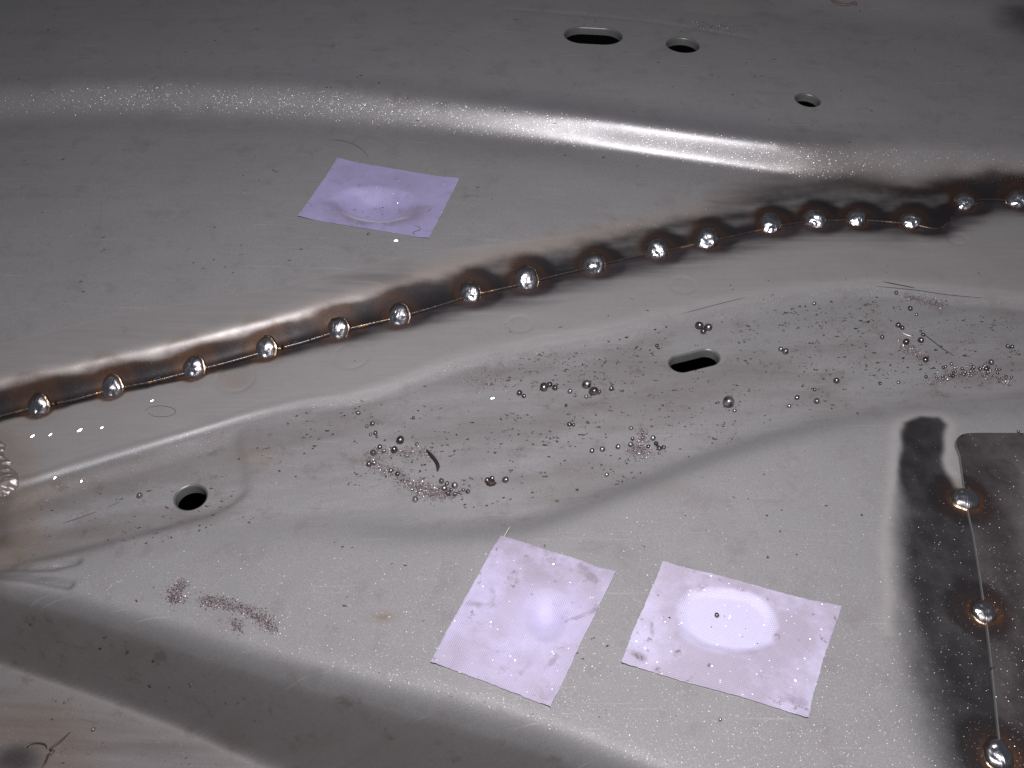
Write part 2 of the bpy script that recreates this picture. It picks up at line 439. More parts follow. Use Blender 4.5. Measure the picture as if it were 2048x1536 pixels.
def fabric(name, base, dirt, rib_u, rib_v):
    b = NB(name)
    tc = b.node('ShaderNodeTexCoord')
    uv = tc.outputs['UV']; ob = tc.outputs['Object']
    sx = b.node('ShaderNodeSeparateXYZ'); b.L.new(uv, sx.inputs[0])
    wob = b.noise(ob, 160, 2)
    def rib(axis, freq):
        t = b.math('MULTIPLY', b.math('ADD', axis, b.math('MULTIPLY', wob, .35)), freq * 2 * math.pi)
        return b.math('MULTIPLY_ADD', b.math('SINE', t), .5, .5)
    r1 = rib(sx.outputs[0], rib_u); r2 = rib(sx.outputs[1], rib_v)
    weave = b.math('MULTIPLY_ADD', r1, .55, b.math('MULTIPLY', r2, .45))
    dn = b.noise(ob, 75, 5, .65); sp = b.noise(ob, 420, 3, .6)
    dm = b.node('ShaderNodeAttribute', attribute_name='soil').outputs['Fac']
    col = b.mix(weave, tuple(v * .90 for v in base[:3]) + (1,), base)
    soil = b.math('MULTIPLY', b.rangef(dn, .30, .58, .25, 1.0), dm)
    soil = b.math('ADD', soil, b.math('MULTIPLY', b.rangef(b.noise(ob, 210, 5, .7), .56, .70), b.math('MULTIPLY', dm, .8)), clamp=True)
    col = b.mix(soil, col, dirt)
    col = b.mix(b.math('MULTIPLY', b.rangef(sp, .63, .72), b.math('MULTIPLY', dm, .7)), col, rgb(.12, .09, .09))
    mk = b.node('ShaderNodeAttribute', attribute_name='mark').outputs['Fac']
    col = b.mix(b.math('MULTIPLY', mk, b.rangef(sp, .35, .62, .10, .45)), col, rgb(.16, .13, .14))
    nrm = b.bump(weave, .55, .00012)
    ps = b.bsdf(Base_Color=col, Roughness=.55, Normal=nrm)
    ps.inputs['Sheen Weight'].default_value = .25
    # glassy specks caught in the weave
    vo = b.node('ShaderNodeTexVoronoi'); b.L.new(ob, vo.inputs['Vector']); vo.inputs['Scale'].default_value = 4600
    wn = b.node('ShaderNodeTexWhiteNoise', noise_dimensions='3D'); b.L.new(vo.outputs['Position'], wn.inputs['Vector'])
    vs = b.node('ShaderNodeVectorMath', operation='SUBTRACT'); b.L.new(vo.outputs['Color'], vs.inputs[0]); vs.inputs[1].default_value = (.5, .5, .5)
    vm = b.node('ShaderNodeVectorMath', operation='SCALE'); b.L.new(vs.outputs[0], vm.inputs[0]); vm.inputs['Scale'].default_value = 1.3
    ge = b.node('ShaderNodeNewGeometry')
    va = b.node('ShaderNodeVectorMath', operation='ADD'); b.L.new(ge.outputs['Normal'], va.inputs[0]); b.L.new(vm.outputs[0], va.inputs[1])
    vn = b.node('ShaderNodeVectorMath', operation='NORMALIZE'); b.L.new(va.outputs[0], vn.inputs[0])
    gl = b.node('ShaderNodeBsdfGlossy'); gl.inputs['Roughness'].default_value = .2; b.L.new(vn.outputs[0], gl.inputs['Normal'])
    mx = b.node('ShaderNodeMixShader'); b.L.new(b.math('MULTIPLY', b.rangef(wn.outputs['Value'], .8, 1.0), .07), mx.inputs[0])
    b.L.new(ps.outputs[0], mx.inputs[1]); b.L.new(gl.outputs[0], mx.inputs[2])
    return b.out(mx.outputs[0])
M['fabric_upper'] = fabric('lilac_fabric_fine', rgb(.42, .395, .66), rgb(.25, .22, .32), 2.2, 2.2)
M['fabric_left'] = fabric('lilac_fabric_ribbed', rgb(.57, .535, .76), rgb(.36, .32, .40), 2.6, 2.9)
M['fabric_right'] = fabric('lilac_fabric_wide', rgb(.63, .60, .80), rgb(.40, .36, .45), 2.8, 2.4)

def simple(name, col, rough, metal=0.0, nscale=800):
    b = NB(name)
    tc = b.node('ShaderNodeTexCoord').outputs['Object']
    n = b.noise(tc, nscale, 3)
    c = b.mix(n, tuple(v * .6 for v in col) + (1,), tuple(min(1, v * 1.35) for v in col) + (1,))
    return b.out(b.bsdf(Base_Color=c, Roughness=rough, Metallic=metal, Normal=b.bump(n, .4, .0001)).outputs[0])
M['shaving'] = simple('dark_steel_shaving', (.06, .045, .04), .45, .5)
M['wire'] = simple('dull_wire', (.11, .08, .06), .4, .6)
M['hair'] = simple('dark_fibre', (.05, .045, .05), .6)
M['thread'] = simple('pale_thread', (.6, .58, .56), .6)
M['twig'] = simple('brown_peeling', (.20, .14, .12), .6)
M['torn'] = simple('torn_bright_steel', (.30, .265, .25), .45, .6, 500)
M['scratch'] = simple('fresh_scratch', (.50, .48, .47), .4, .6)
M['glint'] = simple('glint_mirror', (.8, .79, .8), .18, 1.0)

# ------------------------------------------------------------------ mesh helpers
C = scene.collection
def link(name, me, m, parent=None):
    o = bpy.data.objects.new(name, me)
    if m is not None and len(me.materials) == 0: me.materials.append(m)
    C.objects.link(o)
    if parent is not None: o.parent = parent
    return o
def tag(o, label=None, cat=None, group=None, kind=None):
    if label: o['label'] = label
    if cat: o['category'] = cat
    if group: o['group'] = group
    if kind: o['kind'] = kind
    return o
def make_mesh(name, verts, faces, smooth=True):
    me = bpy.data.meshes.new(name)
    me.from_pydata([tuple(v) for v in verts], [], [tuple(f) for f in faces])
    if smooth: me.polygons.foreach_set('use_smooth', [True] * len(me.polygons))
    me.update(); return me
def fast_mesh(name, V, T, smooth=True):
    me = bpy.data.meshes.new(name)
    me.vertices.add(len(V)); me.vertices.foreach_set('co', np.asarray(V, np.float32).ravel())
    me.loops.add(len(T) * 3); me.loops.foreach_set('vertex_index', np.asarray(T, np.int32).ravel())
    me.polygons.add(len(T)); me.polygons.foreach_set('loop_start', np.arange(0, len(T) * 3, 3, dtype=np.int32))
    me.polygons.foreach_set('use_smooth', np.full(len(T), smooth))
    me.update(); me.validate(); return me
def set_col(me, name, arr):
    a = me.attributes.new(name, 'FLOAT_COLOR', 'POINT')
    full = np.ones((len(me.vertices), 4), np.float32); full[:, :arr.shape[1]] = arr
    a.data.foreach_set('color', full.ravel())
def set_float(me, name, arr):
    a = me.attributes.new(name, 'FLOAT', 'POINT'); a.data.foreach_set('value', np.asarray(arr, np.float32))

def sheet(name, xs, ys, keep, zf, masks, parent, material, lips):
    """a pressed sheet: the grid clipped to keep(x, y) > 0 with its rim snapped onto the outline"""
    gx, gy = np.meshgrid(xs, ys)
    h = np.minimum(np.gradient(gx, axis=1), np.gradient(gy, axis=0))
    sd = keep(gx, gy)
    e = 0.02
    ddx = (keep(gx + e, gy) - keep(gx - e, gy)) / (2 * e); ddy = (keep(gx, gy + e) - keep(gx, gy - e)) / (2 * e)
    g2 = np.maximum(ddx ** 2 + ddy ** 2, 0.2)
    near = np.abs(sd) <= 0.5 * h * 1.01
    for _ in range(3):
        s2 = keep(gx, gy)
        gx = np.where(near, gx - s2 * ddx / g2, gx); gy = np.where(near, gy - s2 * ddy / g2, gy)
    state = np.where(near, 0, np.where(sd > 0, 1, -1)).ravel()
    ny, nx = gx.shape
    idx = np.arange(nx * ny).reshape(ny, nx)
    a, b2, c2, d2 = idx[:-1, :-1].ravel(), idx[:-1, 1:].ravel(), idx[1:, 1:].ravel(), idx[1:, :-1].ravel()
    sa, sb, sc, sdd = state[a], state[b2], state[c2], state[d2]
    flip = ((sa == -1) & (sc != -1)) | ((sc == -1) & (sa != -1)) | ((sb == 0) & (sdd == 0))
    T1 = np.where(flip[:, None], np.stack([a, b2, d2], 1), np.stack([a, b2, c2], 1))
    T2 = np.where(flip[:, None], np.stack([b2, c2, d2], 1), np.stack([a, c2, d2], 1))
    T = np.concatenate([T1, T2])
    st = state[T]
    ok = (st >= 0).all(1)
    allz = (st == 0).all(1) & ok
    fx, fy = gx.ravel(), gy.ravel()
    if allz.any():
        cx = fx[T[allz]].mean(1); cy = fy[T[allz]].mean(1)
        ok[np.where(allz)[0]] = keep(cx, cy) > 0
    T = T[ok]
    used = np.unique(T); remap = -np.ones(nx * ny, int); remap[used] = np.arange(len(used))
    T = remap[T]; x = fx[used]; y = fy[used]
    # rim edges
    E = np.concatenate([T[:, [0, 1]], T[:, [1, 2]], T[:, [2, 0]]])
    key = np.sort(E, 1); kk = key[:, 0].astype(np.int64) * (len(used) + 1) + key[:, 1]
    _, inv, cnt = np.unique(kk, return_inverse=True, return_counts=True)
    rim = E[cnt[inv] == 1]
    z = zf(x, y)
    V = np.stack([x, y, z], 1) * S
    me = fast_mesh(name, V, T)
    m1, m2, sh = masks(x, y)
    set_col(me, 'm1', m1); set_col(me, 'm2', m2); set_float(me, 'shine', sh)
    o = link(name, me, material, parent)
    # rims as rolled lips, each its own part
    rx = (x[rim[:, 0]] + x[rim[:, 1]]) / 2; ry = (y[rim[:, 0]] + y[rim[:, 1]]) / 2
    for (lname, sel, prof, lm) in lips:
        m = sel(rx, ry)
        er = rim[m]
        if not len(er): continue
        vi = np.unique(er); rm = {int(v): k for k, v in enumerate(vi)}
        px, py = x[vi], y[vi]
        kx = (keep(px + e, py) - keep(px - e, py)) / (2 * e); ky = (keep(px, py + e) - keep(px, py - e)) / (2 * e)
        ln = np.maximum(np.hypot(kx, ky), 1e-6); ox, oy = -kx / ln, -ky / ln
        LV = []; 
        for (out, dz) in prof:
            LV.append(np.stack([px + ox * out, py + oy * out, z[vi] + dz], 1))
        n = len(vi); LF = []
        for k in range(len(prof) - 1):
            for (i, j) in er:
                i, j = rm[int(i)], rm[int(j)]
                LF.append((k * n + i, (k + 1) * n + i, (k + 1) * n + j, k * n + j))
        lme = make_mesh(lname, np.concatenate(LV) * S, LF)
        link(lname, lme, lm, o)
    return o

def axis(parts):
    out = [np.array([parts[0][0]], float)]
    for a, b2, st in parts:
        n = max(1, int(round((b2 - a) / st))); out.append(np.linspace(a, b2, n + 1)[1:])
    return np.concatenate(out)

# ------------------------------------------------------------------ holes, welds: where they are
def stadium(c0, c1, rad):
    """keep-function of a slot between two centres"""
    (ax, ay), (bx, by) = c0, c1
    ex, ey = bx - ax, by - ay; l2 = max(ex * ex + ey * ey, 1e-9)
    def fn(x, y):
        t = np.clip(((x - ax) * ex + (y - ay) * ey) / l2, 0, 1)
        return np.hypot(x - ax - t * ex, y - ay - t * ey) - rad
    return fn
def pt(X, Y): 
    p = at(X, Y)[0]; return float(p[0]), float(p[1])
hole_top_slot = stadium(pt(1166, 70), pt(1207, 72), 6.6)
hole_top_round = stadium(pt(1365, 90), pt(1366, 90), 5.7)
hole_top_small = stadium(pt(1615, 200), pt(1615.5, 200), 4.2)
hole_low_slot = stadium(pt(1362, 727), pt(1415, 714), 3.3)
hole_low_round = stadium(pt(381, 994), pt(381.5, 994), 3.75)

beads_px = [(73,808,22,26),(222,771,21,27),(383,731,23,27),(527,693,23,26),(672,656,22,27),(795,629,22,26),(939,584,21,24),
            (1050,556,23,29),(1187,527,21,25),(1314,498,20,25),(1414,476,21,26),(1541,446,21,25),(1629,439,21,22),
            (1713,435,17,21),(1822,439,18,19),(1929,402,19,20),(2035,399,21,21),
            (1930,997,25,24),(1967,1222,24,23),(1997,1508,28,29)]
bead_xyz = at([q[0] for q in beads_px], [q[1] + 4 for q in beads_px])
BX, BY = bead_xyz[:, 0], bead_xyz[:, 1]

burn_up = ctrl([(-50,6.5),(100,4.8),(250,4.1),(420,3.6),(560,3.9),(660,5.2),(800,7.2),(1000,9.0),(1250,9.4),(1400,10.5),(1480,14),(1560,19),(1650,20),(1800,19),(1900,14),(1990,10),(2060,9.5)], 450, 3)
burn_lo = ctrl([(-50,3.4),(250,2.0),(420,2.0),(672,4.2),(850,6.0),(1000,7.4),(1300,8.4),(1541,8.6),(1700,8),(1822,9),(1870,7),(1929,8),(2035,7)], 540, 0)
sand_line = curve([(-60,715),(0,700),(250,636),(500,593),(700,545),(850,505),(1024,482),(1200,452),(1350,428),(1440,398),(1520,368),(1600,352),(1700,352),(2048,352)], 6, 2)
burn_poly = P([(1800,870),(1803,845),(1840,830),(1880,833),(1897,852),(1889,885),(1890,920),(1905,975),(1930,1010),(2200,1000),
               (2200,1650),(1865,1650),(1820,1480),(1788,1380),(1778,1250),(1780,1100),(1792,950)], 0.5)
smudges = [P([(690,580),(740,563),(800,548)], 6), P([(1440,392),(1500,368),(1570,352)], 6)]
heat_left = P([(-40,905),(-10,940),(-10,1060)], 0)
flange_burn = [float(v) for v in plane(35, 1520, -25)]

def bead_fields(x, y):
    ring = np.zeros(np.shape(x)); dark = np.zeros(np.shape(x))
    for k, (bx, by) in enumerate(zip(BX, BY)):
        m = (np.abs(x - bx) < 16) & (np.abs(y - by) < 16)
        if not m.any(): continue
        dx, dy = x[m] - bx, y[m] - by
        r = np.hypot(dx, dy) + 0.45 * fnoise(x[m] / 3.0, y[m] / 3.0, 31 + k, 2)
        Rb = beads_px[k][2] * (by * _c + CAM_H * _s) / FPX
        w = 1.0 if k < 17 else 0.95
        up = sstep(-1.5, 2.0, dy)
        ring[m] = np.maximum(ring[m], (1 - .5 * up) * np.exp(-((r - Rb - .5) / .7) ** 2) + 0.8 * (r < Rb) + ((.15 + .4 * up) if k < 17 else .12) * np.exp(-((r - Rb - 2.4) / 1.2) ** 2))
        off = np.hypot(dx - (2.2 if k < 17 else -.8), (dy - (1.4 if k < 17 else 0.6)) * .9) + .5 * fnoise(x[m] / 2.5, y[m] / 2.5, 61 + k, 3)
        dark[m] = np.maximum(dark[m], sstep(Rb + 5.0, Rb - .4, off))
    return np.clip(ring, 0, 1), dark

def masks_upper(x, y):
    d = seam_d(x, y)
    n = fnoise(x / 9, y / 4, 41, 4); n2 = fnoise((x + y * 0.2) / 22, (y - 0.22 * x) / 3.0, 43, 3)
    w = burn_up(x)
    rt = sstep(45, 85, x)
    burn = sstep(1.25 + .2 * rt, 0.65 - .25 * rt, (d + (.14 * np.minimum(w, 9)) * n + (.09 * np.minimum(w, 9)) * n2) / w)
    ring, dark = bead_fields(x, y)
    right = sstep(55, 105, x)
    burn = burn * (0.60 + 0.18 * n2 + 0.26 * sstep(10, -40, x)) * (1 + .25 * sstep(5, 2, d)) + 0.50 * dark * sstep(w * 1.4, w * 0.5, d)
    # dark wave of oxide high on the right
    burn = burn + 0.3 * right * np.exp(-((d - 0.78 * w + 1.5 * n) / 3.5) ** 2) * sstep(75, 120, x) + 0.2 * sstep(6, 2, d) * right
    burn = np.clip(burn, 0, 1)
    pxr, pyr = plane(2070, 35, 14)
    burn = np.maximum(burn, 0.55 * sstep(1.6, .1, np.hypot((x - pxr) / 15, (y - pyr) / 15) + .2 * n))
    bare = sstep(0.8, -0.6, y - sand_line(x) + 0.5 * n2) * (0.85 + .15 * n)
    px, py = plane(1440, 4, 15)
    bare = np.maximum(bare, sstep(1.2, .6, np.hypot((x - px) / 13, (y - py) / 6) + .25 * n))
    tint = np.clip(ring * 0.75 + 0.30 * sstep(1.7, 1.0, d / w) * sstep(0.5, 1.0, d / w), 0, 1)
    gold = sstep(4, 0, np.abs(d - w * 1.1)) * 0.12
    tint = np.clip(tint + gold * bare, 0, 1)
    sm = np.zeros_like(x)
    for (X, Y, rad, am) in ((886,234,2.4,.55),(790,160,2.4,.35),(795,218,1.6,.4),(1600,262,2.4,.4)):
        qx, qy = plane(X, Y, 10); sm = np.maximum(sm, am * sstep(1.0, .3, np.hypot((x - qx) / (1.5 * rad), (y - qy) / (1.6 * rad)) + .9 * n))
    for ln in smudges: sm = np.maximum(sm, .6 * sstep(7.5, 0.5, linedist(x, y, ln) + 2.2 * n))
    spark = np.clip(0.4 + 0.7 * sstep(18, 4, np.abs(y - ridge(x))) * sstep(120, 90, x) - 0.4 * bare, 0, 1.3) * np.clip(1 - 0.6 * burn, 0, 1)
    grime_darken = 0.10 + 0.25 * sstep(0.15, 0.6, fnoise(x / 16, y / 10, 47, 3))
    rd = np.abs(y - ridge(x))
    shine = 0.16 + 0.42 * sstep(20, 4, rd) * sstep(-70, 15, x) * sstep(125, 90, x) + 0.42 * sstep(20, 4, rd)
    shine = np.maximum(np.clip(shine, 0, 1), 0.62 * bare + .30 * bare * sstep(-5, -30, x))
    return np.stack([burn, tint, np.clip(bare, 0, 1)], 1), np.stack([grime_darken, sm, spark], 1), np.clip(shine, 0, 1)

plate_edge_pts = P([(1918,915),(1924,960),(1931,1010),(1945,1075),(1957,1150),(1967,1222),(1977,1310),(1987,1410),(1996,1508),(2003,1600)], 0.6)
_pe = sorted([(q[1], q[0]) for q in plate_edge_pts])
def plate_x(y): return np.interp(y, [q[0] for q in _pe], [q[1] for q in _pe])
plate_top = curve([(1900,873),(1960,868),(2048,868),(2150,872)], 0.6, 2)

def masks_lower(x, y):
    d = -seam_d(x, y)
    n = fnoise(x / 9, y / 4, 51, 4); n2 = fnoise((x + y * .2) / 24, (y - 0.22 * x) / 2.6, 53, 3)
    w = burn_lo(x)
    ring, dark = bead_fields(x, y)
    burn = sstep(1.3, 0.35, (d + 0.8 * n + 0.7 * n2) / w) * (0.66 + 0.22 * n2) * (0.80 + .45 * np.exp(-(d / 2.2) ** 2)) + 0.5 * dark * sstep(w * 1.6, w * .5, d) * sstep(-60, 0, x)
    edge = polysd(x, y, burn_poly)
    soft = 0.85 + 2.0 * sstep(140, 128, y) + 3.5 * sstep(118, 92, y)
    nb = fnoise(x / 5, y / 9, 57, 4)
    cor = sstep(-1.2, 1.8, (edge + 0.7 * nb) / soft) 
    inner = 0.71 + 0.05 * nb + 0.04 * fnoise(x / 2.2, y / 5.2, 59, 3)
    cor = cor * inner
    burn = np.maximum(burn, cor)
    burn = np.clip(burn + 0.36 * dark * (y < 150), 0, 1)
    hl = linedist(x, y, heat_left)
    burn = np.maximum(burn, 0.42 * sstep(7, 1, hl + 1.5 * n))
    fb = np.hypot(x - flange_burn[0], (y - flange_burn[1]) * 1.15)
    burn = np.maximum(burn, 0.6 * sstep(9, 1, fb + 1.2 * n) * (y < roll(x)))
    tint = np.clip(ring * 1.1, 0, 1)
    tint = np.maximum(tint, 0.40 * np.exp(-((hl - 5) / 5.0) ** 2))
    tint = np.maximum(tint, 0.38 * np.exp(-((fb - 9) / 6.0) ** 2) * (y < roll(x)))
    for (X, Y, a1, am) in ((770,1245,1.6,.5),(505,905,3.2,.32),(1340,1000,3,.2)):
        qx, qy = plane(X, Y, 0); tint = np.maximum(tint, am * np.exp(-(((x - qx) / (1.6 * a1)) ** 2 + ((y - qy) / (.8 * a1)) ** 2)))
    px, py = plane(470, 757, 0)
    tint = np.maximum(tint, 0.30 * np.exp(-(((x - px) / 4.6) ** 2 + ((y - py) / 4.0) ** 2)))
    fl = sstep(-1.0, 1.5, y - fold(x))
    bare = fl * (0.50 + 0.12 * n)
    halo = np.exp(-((edge + 0.8 + nb) / 1.3) ** 2) * (y > 100)
    bare = np.maximum(bare, 0.75 * halo)
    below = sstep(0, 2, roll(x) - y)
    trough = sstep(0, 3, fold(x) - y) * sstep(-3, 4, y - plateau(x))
    grime_darken = 0.06 + 0.72 * trough * sstep(-0.8, 0.5, fnoise((x + y) / 30, (y - .3 * x) / 10, 61, 3)) + 0.85 * below + 0.05 * fl  # dirt in the trough; browner and darker below the roll edge
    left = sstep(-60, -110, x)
    grime_darken = np.clip(grime_darken + 0.3 * left * (1 - fl) + .3 * sstep(8, 14, roll(x) - y), 0, 1)  # darker again on the bottom flange
    sm = np.zeros_like(x)
    for (X, Y, rad, am) in ((1180,1115,2.0,.3),(630,1346,1.6,.35),(1120,925,2.4,.3)):
        qx, qy = plane(X, Y, 0); sm = np.maximum(sm, am * sstep(1.0, .3, np.hypot((x - qx) / (1.6 * rad), (y - qy) / rad) + .5 * n))
    sm = np.maximum(sm, .42 * sstep(8, 14, roll(x) - y))  # bottom flange colour darkened evenly
    for k, ln in enumerate(left_creases): sm = np.maximum(sm, 0.8 * sstep(1.6, .5, linedist(x, y, ln)))  # shade in the creases put into the colour
    sm = np.maximum(sm, 0.85 * sstep(1.5, 0.6, (d + 1.2 * n2 + .6 * n) / w) * sstep(-75, -20, x) * fl)
    spark = np.clip(0.24 - 0.20 * fl - 0.12 * trough, 0, 1) * np.clip(1 - 0.75 * below, 0, 1) * np.clip(1 - .3 * burn, 0, 1)
    fd = np.abs(y - fold(x))
    shine = 0.12 + 0.22 * fl + 0.30 * sstep(3, 1.0, fd) * sstep(-20, -75, x) + 0.2 * sstep(3, 1.0, fd) + 0.15 * left
    return np.stack([np.clip(burn, 0, 1), tint, np.clip(bare, 0, 1)], 1), np.stack([grime_darken, sm, spark], 1), np.clip(shine, 0, 1)

def masks_plate(x, y):
    nb = fnoise(x / 6, y / 10, 67, 4)
    ring, dark = bead_fields(x, y)
    dx = x - plate_x(y)
    burn = 0.66 + 0.10 * nb + 0.4 * dark - 0.12 * sstep(5, 14, dx)
    tint = np.clip(ring * 0.9 + 0.10, 0, 1)
    return np.stack([np.clip(burn, 0, 1), tint, 0.25 + 0 * x], 1), np.stack([0.1 + 0 * x, 0 * x, 0.5 + 0 * x], 1), 0.3 + 0 * x

# ------------------------------------------------------------------ the welded panel
panel = bpy.data.objects.new('welded_car_panel', None); C.objects.link(panel)
tag(panel, 'grey pressed sheet-steel car panel joined by a row of shiny tack welds', 'car panel')

rim_prof = [(0, 0), (0.22, -0.08), (0.40, -0.28), (0.48, -0.6), (0.48, -2.6)]
def hole_sel(h): return lambda x, y: np.abs(h(x, y)) < 0.3

def keep_upper(x, y):
    return np.minimum.reduce([seam_d(x, y), hole_top_slot(x, y), hole_top_round(x, y), hole_top_small(x, y)])
xs_u = axis([(-260, -205, 2.5), (-205, 205, 0.6), (205, 260, 2.5)])
ys_u = axis([(150, 400, 0.6), (400, 450, 2.5)])
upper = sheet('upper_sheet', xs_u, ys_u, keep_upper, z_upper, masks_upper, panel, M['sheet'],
              [('slot_rim', hole_sel(hole_top_slot), rim_prof, M['edge']),
               ('hole_rim', hole_sel(hole_top_round), rim_prof, M['edge']),
               ('hole_rim', hole_sel(hole_top_small), rim_prof, M['edge']),
               ('cut_edge', lambda x, y: np.abs(seam_d(x, y)) < 0.3, [(0, 0), (0.08, -0.06), (0.10, -0.55)], M['seam_edge'])])
tag(upper, 'darker upper sheet with slots and a bright bent ridge')

def plate_keep(x, y):
    R = 4.2
    a = x - plate_x(y); c3 = plate_top(x) - y
    qa, qc = np.maximum(R - a, 0), np.maximum(R - c3, 0)
    return R - np.hypot(qa, qc) + np.maximum(np.minimum(a - R, c3 - R), 0)

def keep_lower(x, y):
    return np.minimum.reduce([5.0 + seam(x) - y, hole_low_slot(x, y), hole_low_round(x, y)])
def z_lower_sheet(x, y):
    # under the overlap and under the corner plate the sheet dips a little out of the way
    z = z_lower(x, y)
    return z - 0.25 * sstep(-0.5, 0.5, plate_keep(x, y))
xs_l = axis([(-220, -150, 2.5), (-150, 165, 0.5), (165, 230, 2.5)])
ys_l = axis([(30, 62, 2.0), (62, 285, 0.5)])
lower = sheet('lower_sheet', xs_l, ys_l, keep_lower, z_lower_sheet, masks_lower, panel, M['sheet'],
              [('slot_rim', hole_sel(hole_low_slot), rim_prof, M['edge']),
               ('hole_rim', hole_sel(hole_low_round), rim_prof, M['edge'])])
tag(lower, 'lighter lower sheet with a dirty trough and a black slot')

x1 = float(plate_x(70.0))
xs_p = axis([(50, 125, 0.45), (125, 160, 2.0)]); ys_p = axis([(40, 175, 0.45)])
DIM = [float(v) for v in plane(2008, 942, 0.6)]
plate = sheet('corner_plate', xs_p, ys_p, plate_keep,
              lambda x, y: z_lower(x, y) + 0.55 - 0.2 * np.exp(-((np.hypot(x - DIM[0], y - DIM[1]) - 3.4) / .4) ** 2) + 0.25 * fnoise(x / 14, y / 20, 71, 2),
              masks_plate, panel, M['sheet'],
              [('cut_edge', lambda x, y: (np.abs(plate_keep(x, y)) < 0.4) & (y > 42) & (x < 159), [(0, 0), (.12, -.06), (.2, -.2), (.2, -1.2)], M['edge'])])
tag(plate, 'heat-blackened corner plate with a rounded corner')

cav = make_mesh('cavity_floor', np.array([(-260, 25, -45), (260, 25, -45), (260, 450, -45), (-260, 450, -45),
                                          (-260, 25, -47), (260, 25, -47), (260, 450, -47), (-260, 450, -47)]) * S,
                [(0, 1, 2, 3), (7, 6, 5, 4), (0, 4, 5, 1), (1, 5, 6, 2), (2, 6, 7, 3), (3, 7, 4, 0)], False)
link('cavity_floor', cav, M['cavity'], panel)  # unseen sheet put behind the holes so that they show dark

def frame_from_normal(n, spin=0.0):
    return n.to_track_quat('Z', 'Y').to_matrix().to_4x4() @ Matrix.Rotation(spin, 4, 'Z')

def bead_mesh(rx, ry, hgt, seed):
    r = random.Random(seed)
    prof = [(0, 1.0), (.08, .998), (.16, .985), (.25, .965), (.33, .94), (.42, .905), (.5, .86), (.58, .80), (.66, .73), (.74, .65), (.8, .56), (.86, .46), (.9, .38), (.965, .22), (1.0, .10), (1.07, .055), (1.12, .0), (1.10, -.6)]
    n = 56; V = []; F = []
    ph = [r.uniform(0, 6.28) for _ in range(4)]
    lean = (r.uniform(-.12, .12), r.uniform(-.10, .10))
    for k, (q, z) in enumerate(prof):
        for j in range(n):
            t = 2 * math.pi * j / n
            w = 1 + (.05 * math.sin(2 * t + ph[0]) + .035 * math.sin(3 * t + ph[1]) + .02 * math.sin(7 * t + ph[2])) * min(1, q * 1.2)
            x = q * w * rx * math.cos(t) + lean[0] * rx * max(0, z); y = q * w * ry * math.sin(t) + lean[1] * ry * max(0, z)
            f1 = float(fnoise(np.array(x / rx * 1.5 + seed), np.array(y / ry * 1.5), seed, 3))
            zz = z * hgt * (1 + .05 * math.sin(t * 2 + ph[3]) * q + .22 * f1 * (z > 0) + .03 * math.sin(9 * q + ph[1]))
            V.append((x, y, zz))
    # a small dimple where the arc stopped
    da = r.uniform(-.6, .6); dx, dy = .35 * rx * math.cos(da), -.25 * ry + .2 * ry * math.sin(da)
    V = [(x, y, z - .22 * math.exp(-((x - dx) ** 2 + (y - dy) ** 2) / .22)) if z > 0.3 * hgt else (x, y, z) for x, y, z in V]
    for k in range(len(prof) - 1):
        for j in range(n):
            a = k * n + j; b2 = k * n + (j + 1) % n
            if k == 0:
                F.append((a, a + n, b2 + n, b2))
            else:
                F.append((a, a + n, b2 + n, b2))
    return make_mesh('weld_bead', np.array(V) * S, F)
for k, ((X, Y, rw, rh), p) in enumerate(zip(beads_px, bead_xyz)):
    depth = (p[1] * _c + (CAM_H - p[2]) * _s)
    mmpx = depth / FPX
    n = Vector((0, 0, 1))
    if k < 17:
        ta = math.radians(46 if p[0] < 40 else 38); n = Vector((0.10 * random.uniform(-1, 1) - .10, -math.sin(ta), math.cos(ta))).normalized()
    rx = rw * mmpx * 1.06; ry = rh * mmpx * (1.04 if k < 17 else 1.18)
    me = bead_mesh(rx, ry, rx * (0.49 if k < 17 else 0.54), 100 + k)
    o = link('weld_bead', me, M['weld'], panel)
    z0 = p[2] if k >= 17 else max(0.25, float(z_lower(p[0], p[1])))
    o.matrix_local = Matrix.Translation(Vector((p[0], p[1] - (0.3 if k < 17 else 0), z0 + (0.55 if k < 17 else 0.35))) * S) @ Matrix.Translation(-n * (0.35 if k < 17 else .1) * S) @ frame_from_normal(n, random.uniform(-.2, .2))

